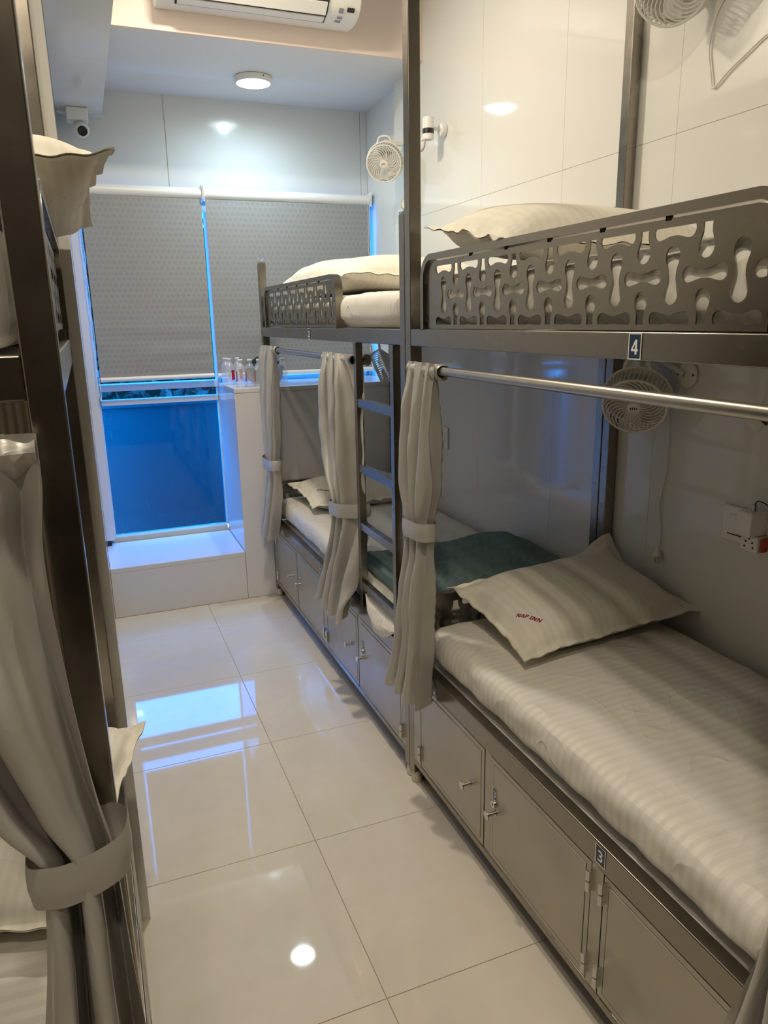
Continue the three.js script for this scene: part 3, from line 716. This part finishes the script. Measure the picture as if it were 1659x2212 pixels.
// ------------------------------------------------------------------ teal blanket
{
  const t = thing('fleece_blanket', 'teal quilted fleece blanket folded across the far lower bunk', 'blanket', [0.81, 0.611, -1.13]);
  const N = 150, Mz = 120, pos = [], idx = [], uvs = [];
  const W = 0.72, D = 0.56;
  const surf = (u, v, s) => {
    const x0 = (u - 0.5) * W, sk = 0.06 * (u - 0.3), z0 = (v - 0.5) * D * (1 - 0.16 * u) + sk * 0 - 0.03 * u;
    const e = Math.min(u, 1 - u, v, 1 - v), round = Math.pow(clamp(e / 0.06, 0, 1), 0.5);
    const braid = Math.abs(((x0 * 26 + Math.abs(((z0 * 13) % 1 + 1) % 1 - 0.5) * 1.3) % 1 + 1) % 1 - 0.5) * Math.abs(Math.sin(z0 * 13 * Math.PI));
    let y = s > 0 ? 0.014 + 0.034 * round + 0.012 * noise(x0 * 5, z0 * 5, 2) * round + 0.010 * braid * round + 0.045 * Math.exp(-Math.pow((u - 0.78) / 0.13, 2) - Math.pow((v - 0.42) / 0.35, 2)) : 0.0005;
    return [x0 + 0.012 * noise(z0 * 6, 3) * (1 - 2 * u), y, z0 + 0.014 * noise(x0 * 6, 8)];
  };
  for (const s of [1, -1]) {
    const base = pos.length / 3;
    for (let j = 0; j <= Mz; j++) for (let i = 0; i <= N; i++) {
      const p = surf(i / N, j / Mz, s); if (s < 0 || i === 0 || j === 0 || i === N || j === Mz) p[1] = s > 0 ? 0.014 : 0.0005;
      pos.push(...p); uvs.push(p[0], p[2]);
    }
    for (let j = 0; j < Mz; j++) for (let i = 0; i < N; i++) { const a = base + j * (N + 1) + i, b = a + 1, c = a + N + 1, e = c + 1; if (s > 0) idx.push(a, c, b, b, c, e); else idx.push(a, b, c, b, e, c); }
  }
  const off = (N + 1) * (Mz + 1), ring = [];
  for (let i = 0; i < N; i++) ring.push(i); for (let j = 0; j < Mz; j++) ring.push(j * (N + 1) + N); for (let i = N; i > 0; i--) ring.push(Mz * (N + 1) + i); for (let j = Mz; j > 0; j--) ring.push(j * (N + 1));
  for (let k = 0; k < ring.length; k++) { const a = ring[k], b = ring[(k + 1) % ring.length]; idx.push(a, b, a + off, b, b + off, a + off); }
  const g = new THREE.BufferGeometry(); g.setAttribute('position', new THREE.Float32BufferAttribute(pos, 3)); g.setAttribute('uv', new THREE.Float32BufferAttribute(uvs, 2)); g.setIndex(idx); g.computeVertexNormals();
  part('fleece', g, M.blanket, t);
}

// ------------------------------------------------------------------ curtains
// rows: [y, a0, a1, depth offset, amplitude]; the cloth runs along an axis a with pleats in depth; place(a, y, depth) -> world
function curtain(label, rows, pleats, k, place, tie, heading) {
  const nu = 150, nv = 110, pos = [], uv = [], idx = [];
  const yTop = rows[0][0], yBot = rows[rows.length - 1][0];
  const at = (y) => {
    let i = 0; while (i < rows.length - 2 && y < rows[i + 1][0]) i++;
    const A = rows[i], B = rows[i + 1], P = rows[Math.max(0, i - 1)], Q = rows[Math.min(rows.length - 1, i + 2)];
    const t = clamp((A[0] - y) / (A[0] - B[0]), 0, 1), h = [0, 0, 0, 0];
    for (let c = 1; c <= 4; c++) {
      const m0 = P === A ? B[c] - A[c] : (B[c] - P[c]) * (A[0] - B[0]) / (P[0] - B[0]), m1 = Q === B ? B[c] - A[c] : (Q[c] - A[c]) * (A[0] - B[0]) / (A[0] - Q[0]);
      const t2 = t * t, t3 = t2 * t;
      h[c - 1] = (2 * t3 - 3 * t2 + 1) * A[c] + (t3 - 2 * t2 + t) * m0 + (-2 * t3 + 3 * t2) * B[c] + (t3 - t2) * m1;
    }
    return h;
  };
  for (let j = 0; j <= nv; j++) {
    const v = j / nv, y0 = lerp(yTop, yBot, v), [a0, a1, off, amp] = at(y0);
    for (let i = 0; i <= nu; i++) {
      const u = i / nu;
      const w = u + 0.11 * noise(u * 2.6, v * 1.6, k) + 0.035 * noise(u * 7, v * 3.0, k + 2);
      const ph = w * pleats * Math.PI * 2 + k;
      const s = 2.1 * Math.pow(Math.abs(Math.sin(ph / 2)), 0.75) - 1.25 + 0.16 * Math.sin(2 * ph + 1 + 2 * noise(u * 2, v * 2, k + 5));
      const over = 0.55 * Math.sin(2 * ph) * (a1 - a0) / (pleats * 6.3);
      const a = lerp(a0, a1, u) + over;
      const d = off + amp * 1.55 * s * (0.7 + 0.5 * noise(u * 4, v * 1.1, k + 7) + 0.25) + 0.0045 * noise(u * 9, v * 13, k + 1) + 0.007 * noise(u * 4, v * 7, k + 3);
      const y = y0 - (v > 0.9 ? (v - 0.9) * 0.10 * (s * 0.05 + noise(u * 3, 1, k)) : 0);
      pos.push(...place(a, y, d)); uv.push(u * 0.9, y0);
    }
  }
  for (let j = 0; j < nv; j++) for (let i = 0; i < nu; i++) { const a = j * (nu + 1) + i; idx.push(a, a + nu + 1, a + 1, a + 1, a + nu + 1, a + nu + 2); }
  const g = new THREE.BufferGeometry(); g.setAttribute('position', new THREE.Float32BufferAttribute(pos, 3)); g.setAttribute('uv', new THREE.Float32BufferAttribute(uv, 2)); g.setIndex(idx); g.computeVertexNormals();
  const c = at(yTop), base = place((c[0] + c[1]) / 2, yTop, c[2]);
  const t = thing('curtain', label, 'curtain', base, 'satin bunk curtains');
  g.translate(-base[0], -base[1], -base[2]);
  part('cloth', g, M.curtain, t);
  // gathered sleeve around the rod
  const hn = 120, hr = 20, hp = [], hi = [], hu = [], [h0, h1, hy, hd] = heading;
  for (let i = 0; i <= hn; i++) for (let j = 0; j <= hr; j++) {
    const u = i / hn, q = j / hr * Math.PI * 2, r = 0.0160 + 0.0030 * Math.sin(u * pleats * 2.6 * 6.283 + k + 0.8 * Math.sin(q)) + 0.003 * noise(u * 20, q, k);
    const ry = r * (1 + 0.45 * Math.max(0, -Math.sin(q)));
    hp.push(...place(lerp(h0, h1, u), hy + ry * Math.sin(q), hd + r * Math.cos(q))); hu.push(u, j / hr);
  }
  for (let i = 0; i < hn; i++) for (let j = 0; j < hr; j++) { const a = i * (hr + 1) + j; hi.push(a, a + hr + 1, a + 1, a + 1, a + hr + 1, a + hr + 2); }
  const hg = new THREE.BufferGeometry(); hg.setAttribute('position', new THREE.Float32BufferAttribute(hp, 3)); hg.setAttribute('uv', new THREE.Float32BufferAttribute(hu, 2)); hg.setIndex(hi); hg.computeVertexNormals(); hg.translate(-base[0], -base[1], -base[2]);
  part('rod_sleeve', hg, M.curtain, t);
  if (tie) {   // tie-back band: [centre a, y, centre depth, half a, half depth, height, tilt]
    const [ca, cy, cd, ha, hdp, hh, tilt] = tie, n = 72, m = 8, bp = [], bi = [], bu = [];
    for (let i = 0; i <= n; i++) {
      const q = i / n * Math.PI * 2, ex = 0.75;
      const cq = Math.sign(Math.cos(q)) * Math.pow(Math.abs(Math.cos(q)), ex), sq = Math.sign(Math.sin(q)) * Math.pow(Math.abs(Math.sin(q)), ex);
      for (let j = 0; j <= m; j++) {
        const s = j / m - 0.5, bul = 1 + 0.05 * Math.cos(s * 3.1) + 0.015 * noise(q * 2, s * 3, k);
        bp.push(...place(ca + ha * cq * bul, cy + hh * s + tilt * cq + 0.004 * noise(q * 1.5, 3, k), cd + hdp * sq * bul)); bu.push(q * 0.05, s * hh);
      }
    }
    for (let i = 0; i < n; i++) for (let j = 0; j < m; j++) { const a = i * (m + 1) + j; bi.push(a, a + 1, a + m + 1, a + 1, a + m + 2, a + m + 1); }
    const bg = new THREE.BufferGeometry(); bg.setAttribute('position', new THREE.Float32BufferAttribute(bp, 3)); bg.setAttribute('uv', new THREE.Float32BufferAttribute(bu, 2)); bg.setIndex(bi); bg.computeVertexNormals(); bg.translate(-base[0], -base[1], -base[2]);
    part('tie_back', bg, M.curtain, t);
  }
  return t;
}
const onRight = (a, y, d) => [0.405 - d, y, a];   // along the right-hand rods: a = z, depth towards the aisle
const behindLadder = (a, y, d) => [0.405 - d + 0.055 * sstep(-1.33, -1.25, a) * sstep(0.46, 0.56, y), y, a];
curtain('pale grey satin curtain tied back on the rod of bunk 3', [[1.452, -0.732, -0.53, 0.014, 0.004], [1.395, -0.732, -0.535, 0.016, 0.010], [1.30, -0.735, -0.54, 0.018, 0.018], [1.10, -0.735, -0.545, 0.022, 0.020], [0.99, -0.715, -0.580, 0.022, 0.016], [0.925, -0.715, -0.580, 0.022, 0.016], [0.80, -0.730, -0.575, 0.030, 0.020], [0.60, -0.735, -0.555, 0.042, 0.023], [0.50, -0.75, -0.55, 0.052, 0.024], [0.395, -0.79, -0.545, 0.058, 0.024]],
  3.1, 1.3, onRight, [-0.647, 0.957, 0.020, 0.080, 0.036, 0.055, 0.004], [-0.735, -0.525, 1.432, 0.0]);
curtain('pale grey satin curtain tied beside the ladder of the far bunk', [[1.452, -1.60, -1.27, 0.014, 0.005], [1.395, -1.59, -1.25, 0.016, 0.012], [1.30, -1.59, -1.23, 0.016, 0.020], [1.05, -1.57, -1.21, 0.020, 0.023], [0.89, -1.47, -1.24, 0.022, 0.020], [0.81, -1.46, -1.24, 0.022, 0.020], [0.70, -1.48, -1.25, 0.030, 0.022], [0.56, -1.53, -1.27, 0.045, 0.024], [0.405, -1.60, -1.27, 0.058, 0.025]],
  3.4, 2.1, behindLadder, [-1.375, 0.85, 0.020, 0.118, 0.040, 0.055, 0.012], [-1.61, -1.26, 1.432, 0.0]);
curtain('grey satin curtain tied at the window end of the far bunk', [[1.452, -2.70, -2.42, 0.014, 0.005], [1.395, -2.70, -2.42, 0.016, 0.011], [1.25, -2.70, -2.43, 0.020, 0.018], [1.00, -2.70, -2.44, 0.026, 0.021], [0.86, -2.68, -2.47, 0.028, 0.018], [0.80, -2.68, -2.47, 0.030, 0.018], [0.65, -2.70, -2.48, 0.042, 0.024], [0.50, -2.705, -2.49, 0.062, 0.027], [0.41, -2.71, -2.50, 0.075, 0.029]],
  2.8, 4.2, onRight, [-2.575, 0.83, 0.026, 0.115, 0.040, 0.055, 0.0], [-2.70, -2.41, 1.432, 0.0]);
curtain('grey satin curtain at the near edge of bunk 3, bottom right corner', [[1.452, 0.66, 0.715, 0.014, 0.005], [1.40, 0.67, 0.715, 0.016, 0.010], [1.0, 0.685, 0.715, 0.02, 0.014], [0.90, 0.69, 0.714, 0.022, 0.012], [0.60, 0.66, 0.718, 0.042, 0.018], [0.40, 0.615, 0.74, 0.058, 0.024]],
  2.0, 5.5, onRight, [0.696, 0.93, 0.022, 0.022, 0.030, 0.055, 0.0], [0.66, 0.715, 1.432, 0.0]);
const onLeft = (a, y, d) => [a, y, 0.470 + d];    // along the left rod: a = x, depth towards the camera
curtain('large taupe satin curtain tied back in the left foreground', [[1.467, -0.78, -0.562, 0.014, 0.003], [1.41, -0.76, -0.562, 0.016, 0.008], [1.34, -0.75, -0.568, 0.012, 0.020], [1.20, -0.725, -0.556, 0.022, 0.024], [1.05, -0.665, -0.540, 0.030, 0.024], [0.985, -0.620, -0.531, 0.032, 0.022], [0.94, -0.618, -0.529, 0.032, 0.022], [0.82, -0.63, -0.524, 0.040, 0.026], [0.62, -0.66, -0.512, 0.050, 0.030], [0.40, -0.69, -0.505, 0.055, 0.032]],
  2.3, 0.35, onLeft, [-0.572, 0.972, 0.028, 0.056, 0.042, 0.055, 0.010], [-0.78, -0.560, 1.447, 0.0]);


// ------------------------------------------------------------------ fans
function fan(label, head, dir, mount, scale = 1) {
  const t = thing('wall_fan', label, 'fan', mount, 'small white wall fans');
  const H = V3(...head).sub(V3(...mount)), d = V3(...dir).normalize(), m = frameMatrix(H, d);
  m.multiply(new THREE.Matrix4().makeScale(scale, scale, scale));
  const put = (g) => { g.applyMatrix4(m); return g; };
  const R = 0.088, depth = 0.055;
  const fr = new THREE.TorusGeometry(R * 0.93, 0.0035, 8, 48); fr.translate(0, 0, depth / 2);
  const br = new THREE.TorusGeometry(R, 0.0045, 8, 48); br.translate(0, 0, -depth / 2);
  const slats = [];
  for (let k = 0; k < 44; k++) { const a = k / 44 * Math.PI * 2; slats.push(cyl(0.0019, 0.0019, 0, 5, [R * Math.cos(a), R * Math.sin(a), -depth / 2], [R * 0.93 * Math.cos(a + 0.05), R * 0.93 * Math.sin(a + 0.05), depth / 2])); }
  part('cage', [fr, br, ...slats].map(put), M.fanPlastic, t);
  const ribs = [];
  for (let k = 0; k < 26; k++) {
    const a = k / 26 * Math.PI * 2, pts = [];
    for (let j = 0; j <= 5; j++) { const q = j / 5, r = lerp(0.016, R * 0.93, q), b = a + 0.95 * q * q; pts.push([r * Math.cos(b), r * Math.sin(b), depth / 2 + 0.006 * (1 - q * q)]); }
    ribs.push(tube(pts, 0.0016, 9, 5));
  }
  part('spiral_grille', ribs.map(put), M.fanPlastic, t);
  const hub = lathe([[0, 0.006], [0.016, 0.005], [0.019, 0.001], [0.019, -0.003], [0, -0.003]], 24); hub.rotateX(Math.PI / 2); hub.translate(0, 0, depth / 2 + 0.005);
  const hubM = part('hub_cap', put(hub), M.fanPlastic, t);
  const marks = []; for (let k = 0; k < 4; k++) marks.push(bx(-0.009 + k * 0.005, -0.0065 + k * 0.005, -0.003 + (k % 2) * 0.001, 0.003 + (k % 3) * 0.001, depth / 2 + 0.0105, depth / 2 + 0.0115));
  part('hub_mark', marks.map(put), M.blackPlastic, hubM);
  for (let k = 0; k < 3; k++) {
    const g = new THREE.PlaneGeometry(0.055, 0.052, 6, 6), p = g.attributes.position;
    for (let i = 0; i < p.count; i++) { const x = p.getX(i) + 0.0455, y = p.getY(i) * (0.55 + 9 * (x - 0.018)); p.setXYZ(i, x, y, 0.45 * y); }
    g.computeVertexNormals(); g.rotateZ(k * Math.PI * 2 / 3 + 0.4);
    part('blade', put(g), std({ color: lin(0.72, 0.71, 0.67), roughness: 0.35, side: THREE.DoubleSide }), t);
  }
  const back = lathe([[R * 0.99, 0], [R * 0.9, 0.012], [0.055, 0.026], [0.045, 0.034], [0.042, 0.062], [0.03, 0.070], [0, 0.071]], 32); back.rotateX(-Math.PI / 2); back.translate(0, 0, -depth / 2 - 0.001);
  part('rear_housing', put(back), std({ color: lin(0.78, 0.76, 0.70), roughness: 0.3, side: THREE.DoubleSide }), t);
  part('carry_handle', put(tube([[-0.035, R * 0.9, -depth / 2], [-0.022, R + 0.020, -depth / 2 - 0.008], [0.022, R + 0.020, -depth / 2 - 0.008], [0.035, R * 0.9, -depth / 2]], 0.005, 16, 8)), M.fanPlastic, t);
  // arm from the wall plate to the neck of the housing
  const neck = V3(0, 0, -depth / 2 - 0.05).applyMatrix4(m), up = neck.clone().add(V3(0, 0.085, 0));
  part('arm', [cyl(0.010, 0.010, 0, 12, neck.toArray(), up.toArray()), bx(Math.min(up.x, -0.012) - 0.014, -0.010, up.y - 0.012, up.y + 0.012, up.z - 0.011, up.z + 0.011, 0.004), tube([[-0.014, up.y, up.z], [-0.013, up.y * 0.5, up.z * 0.5], [-0.012, 0, 0]], 0.010, 14, 8)], M.fanPlastic, t);
  const plate = lathe([[0, 0.001], [0.040, 0.001], [0.040, 0.006], [0.034, 0.012], [0, 0.014]], 28); plate.rotateZ(Math.PI / 2);
  const pl = part('wall_plate', plate, M.fanPlastic, t);
  for (const s of [-1, 1]) part('screw', cyl(0.0035, 0.0035, 0, 10, [-0.010, 0, s * 0.031], [-0.0135, 0, s * 0.031]), M.blackPlastic, pl);
  return t;
}
fan('white fan on the wall over the pillow of bunk 3, behind the rod', [1.060, 1.315, -0.515], [-0.60, -0.42, 0.55], [XR - 0.001, 1.395, -0.44], 1.14);
fan('white fan at the top right above upper bunk 4', [1.062, 2.425, -0.478], [-0.62, -0.46, 0.45], [XR - 0.001, 2.50, -0.40], 1.14);
fan('white fan beside the tall post above the far upper bunk', [1.040, 2.352, -2.50], [-0.42, -0.30, 0.75], [XR - 0.001, 2.43, -2.36], 1.06);
fan('shaded fan under the far upper bunk behind the ladder', [1.062, 1.315, -2.66], [-0.80, -0.35, -0.35], [XR - 0.001, 1.38, -2.60], 1.06);

// reading lamps
function readingLamp(label, at, tilt) {
  const t = thing('reading_lamp', label, 'lamp', at, 'wall reading lamps');
  const base = lathe([[0, 0.0], [0.027, 0.0], [0.028, 0.003], [0.028, 0.024], [0.025, 0.027], [0, 0.027]], 28); base.rotateZ(Math.PI / 2); base.translate(-0.001, 0, 0);
  const bp = part('wall_base', base, M.white, t);
  part('screw', cyl(0.004, 0.004, 0, 10, [-0.013, 0.002, 0.0275], [-0.013, 0.002, 0.030]), M.chrome, bp);
  part('arm', cyl(0.008, 0.008, 0, 14, [-0.026, 0.002, 0], [-0.062, 0.004, 0]), M.chrome, t);
  const q = new THREE.Matrix4().makeRotationFromEuler(new THREE.Euler(tilt[0], 0, tilt[1])).setPosition(-0.088, 0.0, 0);
  const head = lathe([[0, 0.05], [0.024, 0.05], [0.026, 0.047], [0.026, -0.044], [0.024, -0.047], [0.019, -0.047], [0.019, -0.041], [0, -0.041]], 28); head.applyMatrix4(q);
  const hm = part('lamp_head', head, M.white, t);
  const band = lathe([[0.0262, 0.0], [0.0268, 0.0], [0.0268, -0.022], [0.0262, -0.022]], 28); band.applyMatrix4(q);
  part('black_band', band, M.blackPlastic, hm);
  const lens = new THREE.CylinderGeometry(0.0185, 0.0185, 0.003, 24); lens.translate(0, -0.0425, 0); lens.applyMatrix4(q);
  part('lens', lens, std({ color: lin(0.5, 0.5, 0.48), roughness: 0.2 }), hm);
}
readingLamp('white reading lamp with black band on the wall right of the tall post', [XR - 0.001, 2.428, -2.10], [0, 0]);
readingLamp('tilted white reading lamp in the shade under upper bunk 4', [XR - 0.001, 1.325, -0.075], [0.55, -0.5]);

// fan cords and plug
{
  const c = thing('fan_cord', 'pale fan cord with two-pin plug hanging down the wall by bunk 3', 'cord', [XR - 0.006, 1.28, -0.50]);
  const P = (x, y, z) => [x - (XR - 0.006), y - 1.28, z + 0.50];
  part('cable', tube([P(1.165, 1.30, -0.49), P(1.18, 1.20, -0.492), P(1.183, 1.08, -0.495), P(1.182, 0.97, -0.512), P(1.183, 0.90, -0.500), P(1.182, 0.835, -0.497)], 0.0028, 60, 6), M.fanPlastic, c);
  const pg = lathe([[0, 0.035], [0.005, 0.034], [0.007, 0.02], [0.015, 0.01], [0.016, 0], [0, 0]], 16); pg.translate(...P(1.174, 0.80, -0.495));
  part('plug', pg, M.fanPlastic, c);
  for (const s of [-1, 1]) part('pin', cyl(0.0024, 0.0024, 0, 8, P(1.174, 0.801, -0.495 + s * 0.007), P(1.174, 0.780, -0.495 + s * 0.007)), M.chrome, c);
  const d = thing('fan_cord', 'looped pale fan cord on the wall at the top right', 'cord', [XR - 0.006, 2.3, -0.42]);
  const Q = (y, z, o = 0) => [-o, y - 2.3, z + 0.42];
  part('cable', tube([Q(2.47, -0.42, 0.01), Q(2.40, -0.415), Q(2.355, -0.445), Q(2.28, -0.462), Q(2.21, -0.448), Q(2.172, -0.436), Q(2.178, -0.42), Q(2.20, -0.385), Q(2.225, -0.33), Q(2.25, -0.27), Q(2.26, -0.18)], 0.0028, 90, 6), M.fanPlastic, d);
  const f2 = thing('fan_cord', 'pale fan cord hanging beside the right edge of the far blind', 'cord', [XR - 0.006, 1.4, -2.6]);
  part('cable', tube([[-0.004, 0.0, 0], [0, -0.1, -0.01], [0.001, -0.25, 0.0], [0, -0.40, 0.01], [0.001, -0.42, 0.05]], 0.0028, 40, 6), M.fanPlastic, f2);
}
// sockets
{
  const s = thing('socket_plate', 'white switch and socket plate on the wall beside bunk 3', 'socket', [XR - 0.0005, 0.985, -0.145]);
  part('plate', bx(-0.012, 0, -0.052, 0.052, -0.105, 0.13, 0.004), M.whiteGloss, s);
  part('switch_rocker', bx(-0.016, -0.0115, -0.028, 0.028, -0.075, -0.045, 0.002), M.whiteGloss, s);
  part('rocker_line', bx(-0.0165, -0.012, -0.030, -0.0285, -0.078, -0.03), M.darkGap, s);
  part('socket_face', bx(-0.0135, -0.0118, -0.046, 0.046, 0.05, 0.12, 0.001), M.whiteGloss, s);
  const a = thing('charger_adapter', 'white plug-in adapter with orange side and round pin holes', 'adapter', [XR - 0.0135, 0.985, -0.115]);
  part('upper_block', bx(-0.062, 0, -0.004, 0.064, -0.028, 0.022, 0.004), M.whiteGloss, a);
  part('lower_block', bx(-0.040, 0, -0.050, -0.0045, -0.026, 0.030, 0.004), M.whiteGloss, a);
  part('orange_clip', bx(-0.030, -0.004, -0.047, -0.006, 0.0305, 0.036, 0.002), M.orange, a);
  for (const [y, z] of [[-0.012, 0.003], [-0.022, -0.008], [-0.022, 0.014], [-0.036, -0.011], [-0.036, 0.017]]) part('pin_hole', cyl(0.0032, 0.0032, 0, 12, [-0.0397, y, z], [-0.0405, y, z]), M.darkGap, a);
  part('cable_plug', cyl(0.008, 0.007, 0, 14, [-0.032, 0.0645, 0.002], [-0.032, 0.082, 0.002]), M.chrome, a);
  part('cable', tube([[-0.032, 0.082, 0.002], [-0.030, 0.093, 0.008], [-0.022, 0.088, 0.03], [-0.010, 0.06, 0.055], [-0.004, 0.02, 0.075]], 0.0018, 30, 6), M.blackPlastic, a);
  const s1 = thing('socket_plate', 'small white socket plate on the shaded wall right of the tied curtain', 'socket', [XR - 0.0005, 0.975, -2.09]);
  part('plate', bx(-0.012, 0, -0.055, 0.055, -0.045, 0.045, 0.004), M.whiteGloss, s1);
  part('switch_rocker', bx(-0.016, -0.0115, -0.024, 0.024, -0.018, 0.018, 0.002), M.whiteGloss, s1);
}
// water bottles and bag on the counter
const bottleProfile = [[0, 0.0], [0.022, 0.0], [0.0265, 0.004], [0.0265, 0.012]];
for (let k = 0; k < 7; k++) { const y = 0.016 + k * 0.0115; bottleProfile.push([0.0268, y], [0.0268, y + 0.006], [0.0250, y + 0.008], [0.0250, y + 0.0095]); }
bottleProfile.push([0.0268, 0.098], [0.0255, 0.106], [0.018, 0.122], [0.0125, 0.130], [0.0125, 0.137]);
const bottleGeo = lathe(bottleProfile, 32);
const capGeo = lathe([[0, 0.151], [0.0135, 0.151], [0.0145, 0.149], [0.0145, 0.1375], [0, 0.1375]], 24);
const labelGeo = lathe([[0.0271, 0.03], [0.0275, 0.03], [0.0275, 0.083], [0.0271, 0.083]], 32);
const halfLabel = new THREE.CylinderGeometry(0.0274, 0.0274, 0.056, 20, 1, true, 0, 1.5); halfLabel.translate(0, 0.056, 0);
const bottleSpots = [
  [0.264, -3.135, 0.9, 'water bottle at the rear left corner of the counter'],
  [0.272, -3.06, 0.2, 'water bottle with red label nearest the counter corner by the blind'],
  [0.327, -3.10, 0.1, 'water bottle with wide red label in the back row'],
  [0.300, -2.875, 3.6, 'leftmost front water bottle on the counter edge'],
  [0.353, -2.870, 3.6, 'second front water bottle from the counter corner'],
  [0.404, -2.866, 3.6, 'front water bottle half behind the far curtain'],
  [0.538, -2.868, 3.6, 'lone water bottle right of the far curtain'],
];
for (const [x, z, a, label] of bottleSpots) {
  const b = thing('water_bottle', label, 'bottle', [x, 1.2205, z], 'small water bottles on the counter');
  part('bottle_body', bottleGeo, M.pet, b); part('cap', capGeo, M.white, b);
  const l = part('label', halfLabel, M.bottleLabel.clone(), b); l.material.side = THREE.DoubleSide; l.rotation.y = a;
}
{
  const t = thing('black_bag', 'crumpled black plastic bag behind the water bottles', 'bag', [0.475, 1.2205, -3.06]);
  const g = new THREE.SphereGeometry(1, 48, 32), p = g.attributes.position;
  for (let i = 0; i < p.count; i++) {
    const v = V3(p.getX(i), p.getY(i), p.getZ(i)); const k = 1 + 0.22 * noise(v.x * 2, v.y * 2, v.z * 2) + 0.12 * Math.abs(noise(v.x * 6, v.y * 6, v.z * 6)) + 0.1 * noise(v.x * 13, v.y * 13, v.z * 13);
    p.setXYZ(i, v.x * k * 0.105, Math.max(0, v.y * k * 0.082 + 0.068), v.z * k * 0.075);
  }
  g.computeVertexNormals(); part('plastic', g, M.bag, t);
}
scene.traverse((o) => { if (o.isMesh) { o.castShadow = true; o.receiveShadow = true; } });
renderer.render(scene, camera);
